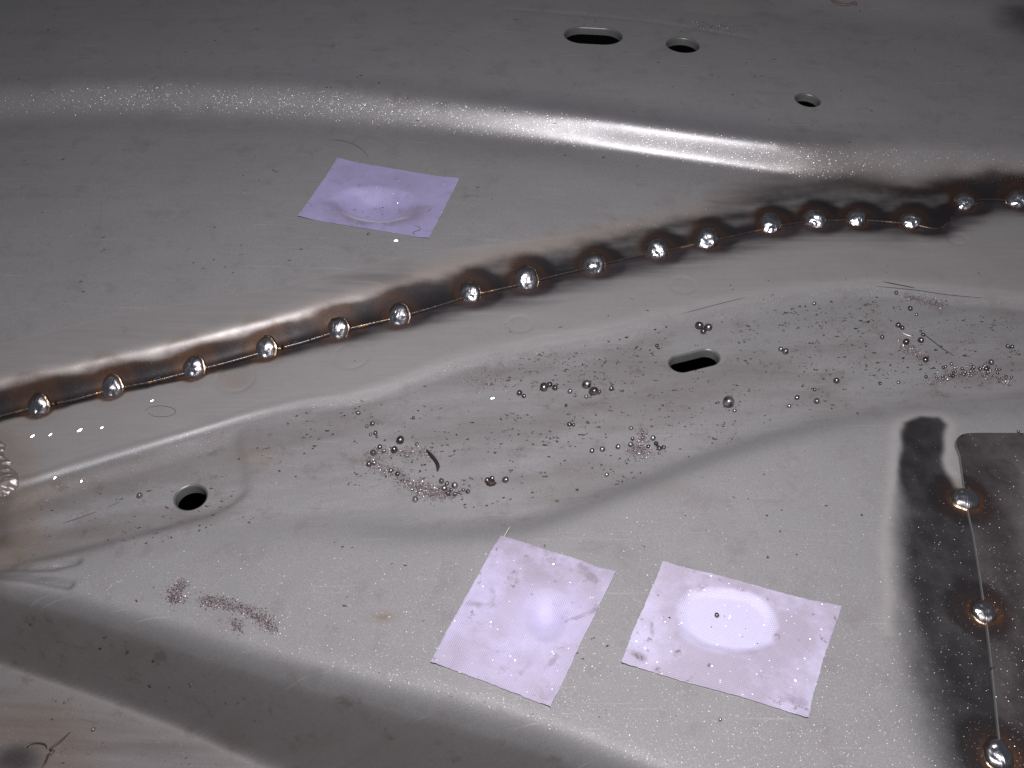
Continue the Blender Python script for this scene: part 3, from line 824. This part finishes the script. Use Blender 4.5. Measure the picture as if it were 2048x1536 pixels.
# ------------------------------------------------------------------ tubes (fibres, shavings, scratches)
def tube(name, pts, rad, m, parent=None, sides=6, taper=True, flat=1.0):
    pts = [Vector(p) for p in pts]
    # resample smoothly
    dense = []
    for i in range(len(pts) - 1):
        p0 = pts[max(i - 1, 0)]; p1 = pts[i]; p2 = pts[i + 1]; p3 = pts[min(i + 2, len(pts) - 1)]
        for k in range(5):
            t = k / 5
            dense.append(0.5 * ((2 * p1) + (p2 - p0) * t + (2 * p0 - 5 * p1 + 4 * p2 - p3) * t * t + (3 * p1 - p0 - 3 * p2 + p3) * t ** 3))
    dense.append(pts[-1])
    V = []; F = []; n = len(dense)
    for i, p in enumerate(dense):
        tg = (dense[min(i + 1, n - 1)] - dense[max(i - 1, 0)]); tg.normalize()
        up = Vector((0, 0, 1)); sd = tg.cross(up)
        if sd.length < 1e-4: sd = Vector((1, 0, 0))
        sd.normalize(); up = sd.cross(tg)
        f = rad * (min(1.0, 0.35 + 3.0 * min(i, n - 1 - i) / n) if taper else 1.0)
        for j in range(sides):
            a = 2 * math.pi * j / sides
            V.append(p + sd * math.cos(a) * f + up * math.sin(a) * f * flat)
    for i in range(n - 1):
        for j in range(sides):
            a = i * sides + j; b2 = i * sides + (j + 1) % sides
            F.append((a, b2, b2 + sides, a + sides))
    F.append(tuple(range(sides - 1, -1, -1))); F.append(tuple((n - 1) * sides + j for j in range(sides)))
    me = make_mesh(name, np.array([tuple(v) for v in V]) * S, F)
    return link(name, me, m, parent)
def on_panel(px, lift=0.0):
    q = at([p[0] for p in px], [p[1] for p in px])
    return [(a, b2, c3 + lift) for a, b2, c3 in q]

# torn, half-melted lip at the left edge (one irregular lump of steel)
def lump(name, centre, size, seed, m, parent, jag=.3):
    V = []; F = []; nu, nv = 36, 20
    cx, cy, cz = centre
    for i in range(nv + 1):
        ph = math.pi * i / nv
        for j in range(nu):
            t = 2 * math.pi * j / nu
            d = (math.sin(ph) * math.cos(t), math.sin(ph) * math.sin(t), math.cos(ph))
            k = 1 + jag * float(fnoise(np.array(d[0] * 2.3 + 9), np.array(d[1] * 2.3 + d[2] * 1.7), seed, 4))
            V.append((cx + d[0] * size[0] * k, cy + d[1] * size[1] * k, cz + d[2] * size[2] * k))
    for i in range(nv):
        for j in range(nu):
            a = i * nu + j; b2 = i * nu + (j + 1) % nu
            F.append((a, a + nu, b2 + nu, b2))
    return link(name, make_mesh(name, np.array(V) * S, F), m, parent)
torn_poly = P([(-70,872),(-6,876),(10,886),(2,902),(6,912),(22,920),(14,930),(30,942),(34,950),(32,964),(20,972),(6,984),(-70,990)], 1.0)
def torn_keep(x, y): return polysd(x, y, torn_poly) + .25 * fnoise(x / .8, y / .8, 83, 2)
def torn_z(x, y):
    e = np.clip(polysd(x, y, torn_poly), 0, 2.5)
    return z_lower(x, y) + .35 + .9 * np.sqrt(e / 2.5) + .5 * fnoise(x / 2.6, y / 1.2, 85, 4) + .05 * np.sin(y * 5.0 + 1.5 * fnoise(x / 2, y / 2, 86, 2))
tp = np.array(torn_poly)
sheet('torn_lip', np.arange(tp[:, 0].min() - 1, tp[:, 0].max() + 1, .16), np.arange(tp[:, 1].min() - 1, tp[:, 1].max() + 1, .16), torn_keep, torn_z,
      lambda x, y: (np.zeros((len(x), 3)), np.zeros((len(x), 3)), np.zeros(len(x))), panel, M['torn'],
      [('torn_edge', lambda x, y: x > -1e9, [(0, 0), (.1, -.2), (.1, -1.6)], M['torn'])])

# scratches in the paint and drawing lines, parts of the sheets they are in
for px, r in (([(208,378),(203,420),(201,460),(202,498)], .10), ([(612,266),(590,292),(560,320),(512,360),(488,386)], .07),
              ([(480,400),(466,440),(450,500)], .05), ([(1540,625),(1585,590),(1640,570)], .05)):
    tube('scratch', on_panel(px, -0.02), r, M['scratch'], upper if px[0][1] < 560 else lower)
for px, r in (([(1765,563),(1800,570),(1830,576)], .22), ([(1750,572),(1830,580),(1900,590),(1980,597)], .14), ([(1320,640),(1410,615),(1500,592)], .11),
              ([(120,1048),(170,1032),(250,1000)], .13), ([(90,1420),(170,1440),(240,1470)], .07)):
    tube('score_line', on_panel(px, -0.03), r, M['hair'], lower, flat=.5)

# glints put in as shape: added mirror facets turned towards the flash
for (X, Y, a, ang) in ((65,873,.7,.1),(101,870,.6,.2),(160,861,.9,.15),(204,856,.5,.2),(304,802,.5,.2),(792,482,.75,.1),(985,797,.7,.2),(163,963,.4,.5),(110,956,.5,.45)):
    p = at(X, Y)[0]
    V = []; F = []; nu, nv = 12, 5
    for i in range(nv + 1):
        ph = (math.pi / 2) * i / nv
        for j in range(nu):
            t = 2 * math.pi * j / nu
            V.append((a * math.sin(ph) * math.cos(t), a * .42 * math.sin(ph) * math.sin(t), .07 * a * math.cos(ph)))
    for i in range(nv):
        for j in range(nu):
            q = i * nu + j; q2 = i * nu + (j + 1) % nu
            F.append((q, q + nu, q2 + nu, q2))
    o = link('glint_facet', make_mesh('glint_facet', np.array(V) * S, F), M['glint'], upper if (X > 700 and Y < 500) else lower)
    pv = Vector(p); tilt = ((Vector((0, 0, CAM_H)) - pv).normalized() + (FLASH - pv).normalized()).normalized()
    o.matrix_local = Matrix.Translation((pv + Vector((0, 0, .18 * a))) * S) @ frame_from_normal(tilt) @ Matrix.Rotation(ang, 4, 'Z')

# ------------------------------------------------------------------ fabric patches
def patch(name, corners, zf, m, soil_fn, label, nu=150, nv=110, seed=1, bow=.35, marks=()):
    q = at([c3[0] for c3 in corners], [c3[1] for c3 in corners])[:, :2]
    u, v = np.meshgrid(np.linspace(0, 1, nu), np.linspace(0, 1, nv))
    def edge_n(t, s): return bow * fnoise(t * 3 + s, 0 * t + s, seed + s, 2) + .10 * fnoise(t * 40, 0 * t + s, seed + s + 5, 2)
    P00, P10, P11, P01 = q
    x = (1 - u) * (1 - v) * P00[0] + u * (1 - v) * P10[0] + u * v * P11[0] + (1 - u) * v * P01[0]
    y = (1 - u) * (1 - v) * P00[1] + u * (1 - v) * P10[1] + u * v * P11[1] + (1 - u) * v * P01[1]
    eu = (P10 - P00) / np.linalg.norm(P10 - P00); ev = (P01 - P00) / np.linalg.norm(P01 - P00)
    ou = (1 - u) * edge_n(v, 1) + u * edge_n(v, 2); ov = (1 - v) * edge_n(u, 3) + v * edge_n(u, 4)
    x = x + eu[0] * ou + ev[0] * ov; y = y + eu[1] * ou + ev[1] * ov
    cd = np.minimum.reduce([np.hypot(u * 1.4, v), np.hypot((1 - u) * 1.4, v), np.hypot((1 - u) * 1.4, 1 - v) + .04, np.hypot(u * 1.4, 1 - v)])
    z = zf(x, y) + .28 + .7 * sstep(.22, 0, cd) * (.6 + .4 * fnoise(x / 9, y / 9, seed + 7, 2)) + .05 * fnoise(x / 3, y / 3, seed + 9, 3)
    lift = sstep(.05, 0, np.minimum(np.minimum(u, 1 - u), np.minimum(v, 1 - v)))
    z = z + .06 * lift * (.5 + fnoise(x / 4, y / 4, seed + 3, 2))
    V = np.stack([x, y, z], -1).reshape(-1, 3)
    idx = np.arange(nu * nv).reshape(nv, nu)
    a, b2, c3, d2 = idx[:-1, :-1].ravel(), idx[:-1, 1:].ravel(), idx[1:, 1:].ravel(), idx[1:, :-1].ravel()
    T = np.concatenate([np.stack([d2, c3, b2], 1), np.stack([d2, b2, a], 1)])
    # hem: short side walls down to the steel
    loop = np.concatenate([idx[0, :], idx[1:, -1], idx[-1, -2::-1], idx[-2:0:-1, 0]])
    low = V[loop].copy(); low[:, 2] -= .16
    n0 = len(V); V = np.concatenate([V, V[loop], low]); L = len(loop)
    i = np.arange(L); j = (i + 1) % L
    T = np.concatenate([T, np.stack([n0 + i, n0 + j, n0 + L + j], 1), np.stack([n0 + i, n0 + L + j, n0 + L + i], 1)])
    me = fast_mesh(name, V * S, T)
    lu, lv = np.linalg.norm(P10 - P00), np.linalg.norm(P01 - P00)
    U = np.stack([(u * lu).ravel(), (v * lv).ravel()], 1); U = np.concatenate([U, U[loop], U[loop]])
    uvl = me.uv_layers.new(name='UVMap')
    li = np.empty(len(me.loops), np.int32); me.loops.foreach_get('vertex_index', li)
    uvl.data.foreach_set('uv', U[li].astype(np.float32).ravel())
    so = soil_fn(V[:, 0], V[:, 1], U[:, 0] / lu, U[:, 1] / lv)
    set_float(me, 'soil', np.clip(so, 0, 1))
    mk = np.zeros(len(V))
    for ln, wd in marks: mk = np.maximum(mk, sstep(wd, wd * .3, linedist(V[:, 0], V[:, 1], P(ln, 0.5 if zf is z_lower else 9)) + .35 * fnoise(V[:, 0] / .9, V[:, 1] / .9, 91, 2)))
    set_float(me, 'mark', mk)
    o = link(name, me, m)
    tag(o, label, 'fabric patch', 'lilac fabric patches stuck on the panel')
    return o
def soil_shade_1(x, y, u, v):
    cx, cy, a, b2 = oval_1
    r = np.hypot((x - cx) / a, (y - cy) / b2)
    return .38 + .5 * np.exp(-((r - .95) / .25) ** 2) * (y < cy) + .25 * fnoise(x / 6, y / 6, 5, 3)  # soil, plus shade on the dent's near rim put into the colour
def soil_2(x, y, u, v):
    cx, cy, a, b2 = oval_2
    r = np.hypot((x - cx) / 6, (y - cy) / 6)
    return .72 - .65 * np.exp(-r ** 2) + .45 * sstep(.35, .0, v) + .3 * fnoise(x / 7, y / 7, 6, 3)
def soil_3(x, y, u, v):
    cx, cy, a, b2 = oval_3
    r = (np.abs((x - cx) / a) ** 2.6 + np.abs((y - cy) / b2) ** 2.6) ** (1 / 2.6)
    return (.95 + .35 * fnoise(x / 7, y / 7, 8, 3)) * sstep(.86, 1.10, r + .08 * fnoise(x / 3, y / 3, 18, 3)) + .03
patch('fabric_patch', [(675,320),(918,361),(857,478),(596,435)], z_upper, M['fabric_upper'], soil_shade_1,
      'smaller deep-lilac fabric patch on the dark upper sheet, sunk over an oval dent', seed=11, bow=.2)
patch('fabric_patch', [(1004,1075),(1230,1146),(1103,1414),(860,1327)], z_lower, M['fabric_left'], soil_2,
      'pale lilac fabric patch with small round dent, left of the two lower patches', seed=21, bow=.28,
      marks=[([(938,1224),(965,1228)], .9), ([(984,1198),(985,1226),(968,1230)], .8), ([(1132,1258),(1160,1250),(1188,1238)], .6), ([(1042,1362),(1058,1345)], .6), ([(1092,1352),(1112,1330)], .7), ([(1160,1150),(1190,1180)], 1.2)])
patch('fabric_patch', [(1326,1127),(1680,1217),(1612,1437),(1240,1327)], z_lower, M['fabric_right'], soil_3,
      'pale lilac fabric patch over a large clean oval, right of the two lower patches', seed=31, bow=.28,
      marks=[([(1300,1262),(1302,1290)], .35), ([(1265,1325),(1285,1335)], 1.0), ([(1560,1408),(1600,1418)], 1.2)])
def z_cover(x, y): return z_any(x, y)

# ------------------------------------------------------------------ loose spatter balls
def ball_mesh(seed):
    r = random.Random(seed); V = []; F = []; nu, nv = 16, 10
    for i in range(nv + 1):
        ph = math.pi * i / nv
        for j in range(nu):
            t = 2 * math.pi * j / nu
            k = 1 + .05 * math.sin(2 * t + seed) * math.sin(ph) + .04 * math.cos(3 * ph + seed)
            V.append((k * math.sin(ph) * math.cos(t), k * math.sin(ph) * math.sin(t), k * math.cos(ph) * .95))
    for i in range(nv):
        for j in range(nu):
            a = i * nu + j; b2 = i * nu + (j + 1) % nu
            F.append((a, a + nu, b2 + nu, b2))
    me = make_mesh('spatter_ball', np.array(V) * S, F); me.materials.append(M['ball']); return me
ball_kinds = [ball_mesh(k) for k in range(5)]
G = {
 'shaving': ('small steel spatter ball in the grit pile beside the curled shaving', 'spatter balls in the pile by the curled shaving'),
 'row': ('steel spatter ball in the loose row left of the black lower slot', 'spatter balls in a row left of the lower slot'),
 'brown': ('small steel spatter ball round the brown grit heap below the lower slot', 'spatter balls round the brown grit heap'),
 'clump': ('steel spatter ball in the fused clump just above the black lower slot', 'spatter balls fused above the lower slot'),
 'twin': ('steel spatter ball of the close pair right of the lower slot', 'spatter ball pair right of the lower slot'),
 'right': ('small steel spatter ball scattered in the trough at the right', 'spatter balls scattered at the right'),
 'drift': ('tiny spatter ball in the long drift at the right edge of the trough', 'spatter balls in the long drift at the right'),
 'pairR': ('steel spatter ball near the right edge above the long drift', 'spatter balls near the right edge'),
}
SOLO = {
 (1456.5,815): 'largest spatter ball, alone in the trough below the lower slot',
 (1469,823): 'tiny spatter ball touching the largest spatter ball',
 (1433,1236): 'lone spatter ball on the clean oval of the right lower fabric patch',
 (280,996): 'lone steel spatter ball left of the round hole',
 (187,1462): 'lone spatter ball on the bottom left flange beside the curled wire',
 (1440,1442): 'lone tiny spatter ball just below the right lower fabric patch',
 (801,888): 'largest spatter ball at the top of the grit pile, left of the curled shaving',
 (1011,965): 'single spatter ball right of the dark crumb, away from the grit pile',
 (717,830): 'single spatter ball farthest up and left of the grit pile',
 (1314,695): 'lone small spatter ball just left of the black lower slot',
 (1672.6,767): 'larger lone spatter ball in the middle of the right trough',
 (737,471): 'tiny lone spatter ball just under the upper fabric patch',
 (2036,866): 'tiny spatter ball on the top edge of the black corner plate',
 (1213.6,953): 'lone spatter ball lowest in the trough below the brown grit heap',
}
balls = [(1039,791,6,'row'),(1047.6,796,4.5,'row'),(1088,782,8.5,'row'),(1099,775,6,'row'),(1110,781,6,'row'),(1140,787,5,'row'),
 (1173,777,9,'row'),(1187,791,9.5,'row'),(1172.6,797,4,'row'),(1198,787,3.5,'row'),(1222.7,782,5,'row'),(1132,814,3,'row'),
 (1138.7,853,5,'row'),(1146,853,3.5,'row'),(1314,695,4,''),(1398,659,8.5,'clump'),(1416,662,8,'clump'),(1406.5,668,6,'clump'),
 (1456.5,815,12,''),(1469,825,4,''),(1446,854,3,'right'),(1184,905.7,5,'brown'),(1205,903,5.5,'brown'),(1236,898,5,'brown'),
 (1261,894,5.5,'brown'),(1306,881,5.5,'brown'),(1312,891,4.5,'brown'),(1318.6,901,5,'brown'),(1326,899,4.5,'brown'),(1318,909,3,'brown'),
 (1258,921,3,'brown'),(1262,860,4,'brown'),(1285.6,868.5,3,'brown'),(1285.6,878,3,'brown'),(1296.6,896.6,4,'brown'),(1265,881,4,'brown'),
 (1213.6,953,4.5,''),(1011,965,6.5,''),
 (717,830,4.5,''),(745,852,5,'shaving'),(734,856,4,'shaving'),(751,870,4.5,'shaving'),(754,876,3,'shaving'),(741.6,872,3.5,'shaving'),
 (801,888,8.5,''),(789,905.5,7,'shaving'),(760,898,5,'shaving'),(768,906,4.5,'shaving'),(746.5,911,6,'shaving'),(738,933,5.5,'shaving'),
 (747,930.6,5,'shaving'),(782,945,4.5,'shaving'),(795,952,5,'shaving'),(834,891.5,3.5,'shaving'),(827,839,3.5,'shaving'),
 (883,967,5.5,'shaving'),(909.6,976,6.5,'shaving'),(889,981,5.5,'shaving'),(894,971,4.5,'shaving'),(896.6,991,5,'shaving'),
 (910,992,4.5,'shaving'),(902,983,3.5,'shaving'),(918,987.5,3,'shaving'),(935.7,987,4.5,'shaving'),(927,983,3.5,'shaving'),
 (830.7,1004,6,'shaving'),(974.8,965.5,6,'shaving'),(984,961,5,'shaving'),(909,904,2.6,'shaving'),
 (1672.6,767,6,''),(1629,782.7,4,'right'),(1593.7,799.6,5,'right'),(1578,815.6,4,'right'),(1633,807.6,6,'right'),(1563,704,5,'twin'),
 (1571,708.6,6.5,'twin'),(1764,678,4,'right'),(1820,621.6,5,'right'),(1832.6,632,3,'right'),(1791.7,590,4,'right'),(1628,611,4,'right'),
 (1846,673,4,'right'),(1841,686,6,'right'),(1797,768,3.5,'right'),(1759.6,770,3.5,'right'),(2015,696,4,'pairR'),(2024,697,4,'pairR'),
 (1981.7,730,6,'pairR'),(1972,742,5,'pairR'),(1811.8,690,6.5,'right'),(1796,655,5.5,'right'),(1803,659,4.5,'right'),(1850.6,724.6,6,'right'),
 (1715,828.5,2.6,'right'),(1433,1236,5,''),(280,996,6,''),(187,1462,4.2,''),(1440,1442,3.6,''),(737,471,2.8,''),(2036,866,3.2,'')]
drift = [(1861,762),(1888,748),(1915,746),(1942,744),(1968,743),(1995,752),(2022,762)]
for k in range(46):
    t = random.random() * (len(drift) - 1); i = int(t); f = t - i
    X = drift[i][0] * (1 - f) + drift[i + 1][0] * f; Y = drift[i][1] * (1 - f) + drift[i + 1][1] * f
    balls.append((X + random.gauss(0, 5), Y + random.gauss(0, 6), random.uniform(2.3, 3.9), 'drift'))
ORD = 'first second third fourth fifth sixth seventh eighth ninth tenth eleventh twelfth thirteenth fourteenth fifteenth sixteenth seventeenth eighteenth nineteenth twentieth'.split()
RANK = {}
for g_ in ('row', 'brown', 'clump', 'twin', 'right', 'pairR'):
    for k, i in enumerate(sorted((i for i in range(len(balls)) if balls[i][3] == g_), key=lambda i: balls[i][0])): RANK[i] = ORD[k]
WHERE = {'row': 'spatter balls in the row left of the lower slot', 'brown': 'spatter balls round the brown grit heap',
         'clump': 'spatter balls fused just above the black lower slot', 'twin': 'close pair of spatter balls right of the lower slot',
         'right': 'loose spatter balls right of the lower slot', 'pairR': 'spatter balls above the drift at right edge'}
placed = []
bp = at([q[0] for q in balls], [q[1] for q in balls])
order = sorted(range(len(balls)), key=lambda i: -balls[i][2])
for i in order:
    X, Y, r, g = balls[i]; p = bp[i]
    R = r * (p[1] * _c + (CAM_H - p[2]) * _s) / FPX
    x, y, z = p[0], p[1] + R * 0.5, 0
    for _ in range(12):                                   # nudge apart so that no two balls share space
        for (qx, qy, qr) in placed:
            d = math.hypot(x - qx, y - qy); need = (R + qr) * 0.98
            if d < need:
                k = (need - d) / max(d, 1e-3); x += (x - qx) * k + 1e-3; y += (y - qy) * k
    placed.append((x, y, R))
    z = float(z_any(x, y)) + R * 0.92 + (0.22 if (X, Y) == (1433, 1236) else 0)
    o = bpy.data.objects.new('spatter_ball', ball_kinds[i % 5]); C.objects.link(o)
    o.location = Vector((x, y, z)) * S; o.scale = (R, R, R * random.uniform(.88, 1.0))
    o.rotation_euler = (random.uniform(-.5, .5), random.uniform(-.5, .5), random.uniform(0, 6.28))
    solo = next((v for k, v in SOLO.items() if abs(k[0] - X) < 1.5 and abs(k[1] - Y) < 3), None)
    if solo: tag(o, solo, 'spatter ball', 'single spatter balls')
    elif i in RANK: tag(o, RANK[i] + ' from left of the ' + WHERE[g], 'spatter ball', G[g][1])
    else: tag(o, G[g][0], 'spatter ball', G[g][1])

# ------------------------------------------------------------------ grit and rust flakes (uncountable)
OCT = np.array([(1,0,0),(-1,0,0),(0,1,0),(0,-1,0),(0,0,1),(0,0,-1)], float)
OCTF = np.array([(0,2,4),(2,1,4),(1,3,4),(3,0,4),(2,0,5),(1,2,5),(3,1,5),(0,3,5)])
def grains(name, pts, sizes, label, m, stretch=1.0, flat=1.0, angle=0.0, shade=None):
    n = len(pts); r2 = np.random.default_rng(len(pts))
    jit = 1 + .45 * (r2.random((n, 6, 1)) - .5)
    V = OCT[None] * jit
    V[:, :, 0] *= stretch if np.isscalar(stretch) else stretch[:, None]
    V[:, :, 2] *= flat
    if flat > .6:                                          # free tumbling for grains, level for flakes
        a = r2.random(n) * 6.28; ca, sa = np.cos(a)[:, None], np.sin(a)[:, None]
        y, z = V[:, :, 1].copy(), V[:, :, 2].copy(); V[:, :, 1] = y * ca - z * sa; V[:, :, 2] = y * sa + z * ca
    a = angle + r2.normal(0, .5 if flat <= .6 else 3, n); ca, sa = np.cos(a)[:, None], np.sin(a)[:, None]
    x, y = V[:, :, 0].copy(), V[:, :, 1].copy(); V[:, :, 0] = x * ca - y * sa; V[:, :, 1] = x * sa + y * ca
    V = V * sizes[:, None, None] + pts[:, None, :]
    V[:, :, 2] += (sizes * .6 * flat)[:, None]
    T = (OCTF[None] + (np.arange(n) * 6)[:, None, None]).reshape(-1, 3)
    me = fast_mesh(name, V.reshape(-1, 3) * S, T, False)
    sh = r2.random(n) if shade is None else shade
    set_float(me, 'shade', np.repeat(sh, 6))
    o = link(name, me, m)
    return tag(o, label, 'grit' if m is M['grit'] else 'rust flakes', kind='stuff')
def along(path, n, spread):
    p = np.array(path, float); seg = np.hypot(*np.diff(p, axis=0).T); cum = np.concatenate([[0], np.cumsum(seg)])
    t = rng.random(n) * cum[-1]
    X = np.interp(t, cum, p[:, 0]); Y = np.interp(t, cum, p[:, 1])
    return X + rng.normal(0, spread, n), Y + rng.normal(0, spread * .75, n)
def grit(paths, label, lo=.07, hi=.22):
    Xs, Ys = [], []
    for path, n, sp in paths:
        X, Y = along(path, int(n * 2.2), sp * 1.1); Xs.append(X); Ys.append(Y)
    p = at(np.concatenate(Xs), np.concatenate(Ys))
    s = .85 * lo + .85 * (hi - lo) * rng.random(len(p)) ** 2.2
    return grains('grinding_grit', p, s, label, M['grit'])
grit([([(735,908),(760,902),(800,905),(850,902),(872,915)], 420, 7), ([(735,920),(760,935),(790,948),(815,965),(840,980),(880,988),(920,985)], 900, 9),
      ([(830,975),(870,985),(890,990)], 500, 10)], 'pinkish sparkling grit in a crescent heap around the curled shaving')
grit([([(368,1165),(352,1180),(345,1197),(365,1200)], 420, 7), ([(400,1200),(440,1206),(475,1215),(510,1228),(535,1245),(545,1258)], 900, 8),
      ([(470,1240),(480,1262)], 120, 7)], 'pinkish grit smeared in a streak on the lower left plateau')
grit([([(1284,862),(1284,885),(1270,900),(1262,910)], 330, 6), ([(1275,905),(1300,905)], 160, 8)], 'brown and grey grit heap below the black lower slot')
grit([([(1812,595),(1850,603),(1890,612)], 330, 5), ([(1800,690),(1830,705),(1850,722)], 330, 7), ([(1862,764),(1900,752),(1960,746),(2020,766)], 700, 7)],
     'dark grit drifted along the trough at the right')
grit([([(925,752),(950,765),(975,755)], 260, 12), ([(1000,742),(1010,780)], 60, 4)], 'sparse brown grit on the fold above the trough', .05, .14)
grit([([(1385,48),(1430,55),(1475,62)], 260, 5)], 'reddish grit on the upper sheet behind the small hole', .08, .2)

def poly_sample(poly, n):
    p = np.array(poly, float); lo = p.min(0); hi = p.max(0); out = []
    while len(out) < n:
        X = rng.uniform(lo[0], hi[0], n * 2); Y = rng.uniform(lo[1], hi[1], n * 2)
        m = polysd(X, Y, [tuple(q) for q in p]) > 0
        out += list(zip(X[m], Y[m]))
    a = np.array(out[:n]); return a[:, 0], a[:, 1]
def flakes(regions, label, angle=.2, lo=.06, hi=.36):
    Xs, Ys, Sz = [], [], []
    for poly, n, dens_seed, mult in regions:
        X, Y = poly_sample(poly, n * 3)
        keepm = fnoise(X / 60, Y / 32, dens_seed, 3) + rng.normal(0, .22, len(X)) > .05
        X, Y = X[keepm][:n], Y[keepm][:n]
        s = (lo + (hi - lo) * rng.random(len(X)) ** 3.2) * mult
        # each speck is a few crumbs stuck together
        for k in range(3):
            m = rng.random(len(X)) < (1, .7, .45)[k]
            Xs.append(X[m] + (rng.normal(0, 3.6, m.sum()) if k else 0)); Ys.append(Y[m] + (rng.normal(0, 1.6, m.sum()) if k else 0))
            Sz.append(s[m] * (1, .7, .55)[k])
    p = at(np.concatenate(Xs), np.concatenate(Ys)); s = np.concatenate(Sz)
    hk = np.minimum.reduce([h(p[:, 0], p[:, 1]) for h in (hole_top_slot, hole_top_round, hole_top_small, hole_low_slot, hole_low_round)])
    p, s = p[hk > .7], s[hk > .7]
    return grains('rust_flakes', p, s, label, M['flake'], stretch=1 + rng.random(len(s)) * 1.3, flat=.35, angle=angle)
flakes([([(560,830),(780,790),(1000,725),(1250,670),(1500,615),(1750,590),(2040,620),(2040,770),(1800,790),(1600,830),(1350,930),(1150,1000),(900,1020),(640,960)], 1900, 3, .78),
        ([(1000,725),(1300,665),(1330,700),(1150,900),(1000,880)], 420, 5, .78),
        ([(1480,620),(1800,600),(2040,640),(2040,740),(1600,790),(1480,760)], 520, 6, .78),
        ([(140,1000),(540,860),(640,960),(520,1060),(300,1090),(60,1120),(20,1020)], 240, 7, .7)],
       'dark rust flakes strewn over the dirty trough')
flakes([([(560,1080),(1000,1080),(1700,860),(1780,1100),(1780,1530),(1300,1530),(700,1340),(160,1170)], 190, 8, .6)], 'sparse dark specks on the grey plateau around the patches')
flakes([([(20,20),(2020,20),(2020,280),(1300,330),(900,460),(20,640)], 380, 9, .75)], 'sparse dark specks on the upper sheet', 0.0, .07, .40)
flakes([([(20,1350),(440,1530),(20,1530)], 90, 10, .7), ([(20,1200),(600,1380),(560,1530),(60,1340)], 36, 11, .9)], 'dark specks on the bottom left flange and wall')
flakes([([(700,720),(1200,600),(1900,500),(2020,580),(1400,610),(800,760)], 60, 12, .6)], 'few dark specks on the smooth flange under the weld row')
# dirt on the fabric, lying on the cloth
def cloth_specks(px, n, spread, label, size):
    X, Y = along(px, n, spread); p = at(X, Y); p[:, 2] += .22
    s = size * (.4 + rng.random(n) ** 2)
    grains('rust_flakes', p, s, label, M['flake'], stretch=1.4, flat=.35)
cloth_specks([(700,420),(740,425),(760,430),(770,415)], 24, 9, 'dark crumbs lying in the dent of the upper fabric patch', .22)
cloth_specks([(1350,1240),(1450,1260),(1520,1290)], 26, 28, 'few dark crumbs on the oval of the right lower patch', .16)

# ------------------------------------------------------------------ single loose bits
o = tube('curled_shaving', on_panel([(853,902),(862,912),(872,924),(876,934),(875,944)], .35), .42, M['shaving'], flat=.8)
tag(o, 'short dark curled metal shaving beside the pinkish grit heap', 'shaving')
o = tube('steel_sliver', on_panel([(1800,664),(1808,669),(1818,673),(1827,675)], .25), .26, M['scratch'])
tag(o, 'short bright steel sliver among spatter at the right of the trough', 'sliver')
o = tube('curled_wire', on_panel([(47,1498),(58,1490),(75,1487),(90,1490),(95,1499)], .2), .20, M['wire'])
tag(o, 'thin dark wire bent in an arc beside the burnt spot at bottom left', 'wire')
o = tube('kinked_wire', on_panel([(141,1465),(122,1483),(101,1499),(108,1503),(98,1510),(92,1524),(84,1537)], .2), .24, M['wire'])
tag(o, 'kinked thin wire with bright edges on the bottom left flange', 'wire')
o = tube('pale_thread', [on_panel([(1005,1079)])[0], tuple(Vector(on_panel([(1012,1072)])[0]) + Vector((0, 0, .9))), tuple(Vector(on_panel([(1020,1062)])[0]) + Vector((0, 0, 1.6)))], .09, M['thread'])
tag(o, 'loose pale thread sticking out from the corner of the left lower patch', 'thread')
o = tube('fibre_loop', on_panel([(292,822),(300,815),(325,812),(348,818),(350,827),(335,833),(310,833),(296,826)], .05), .055, M['hair'])
tag(o, 'fine dark fibre loop on the flange below the left welds', 'fibre')
o = tube('long_fibre', on_panel([(655,280),(680,281),(705,288),(725,300),(737,315)], .06), .065, M['hair'])
tag(o, 'fine dark fibre just above the upper fabric patch', 'fibre')
o = tube('fibre_curl', on_panel([(826,452),(838,456),(840,462),(832,464),(826,468),(833,472)], .30), .08, M['hair'])
tag(o, 'tiny dark curled fibre on the lower edge of the upper fabric patch', 'fibre')
o = tube('trough_hair', on_panel([(1838,662),(1862,680),(1885,698),(1908,712)], .1), .13, M['hair'])
tag(o, 'dark hair-like splinter slanting across the trough at the right', 'splinter')
o = tube('brown_peeling', on_panel([(1656,-6),(1670,6),(1690,12),(1708,8),(1712,14)], .5), .75, M['twig'], flat=.45)
tag(o, 'small brown curled peeling at the top edge of the upper sheet', 'peeling')
p = at(982, 968)[0]
o = lump('dark_crumb', (p[0], p[1], p[2] + .5), (1.1, .9, .7), 77, M['shaving'], None, .5)
tag(o, 'dark rough crumb between the grit heap and a single spatter ball', 'crumb')
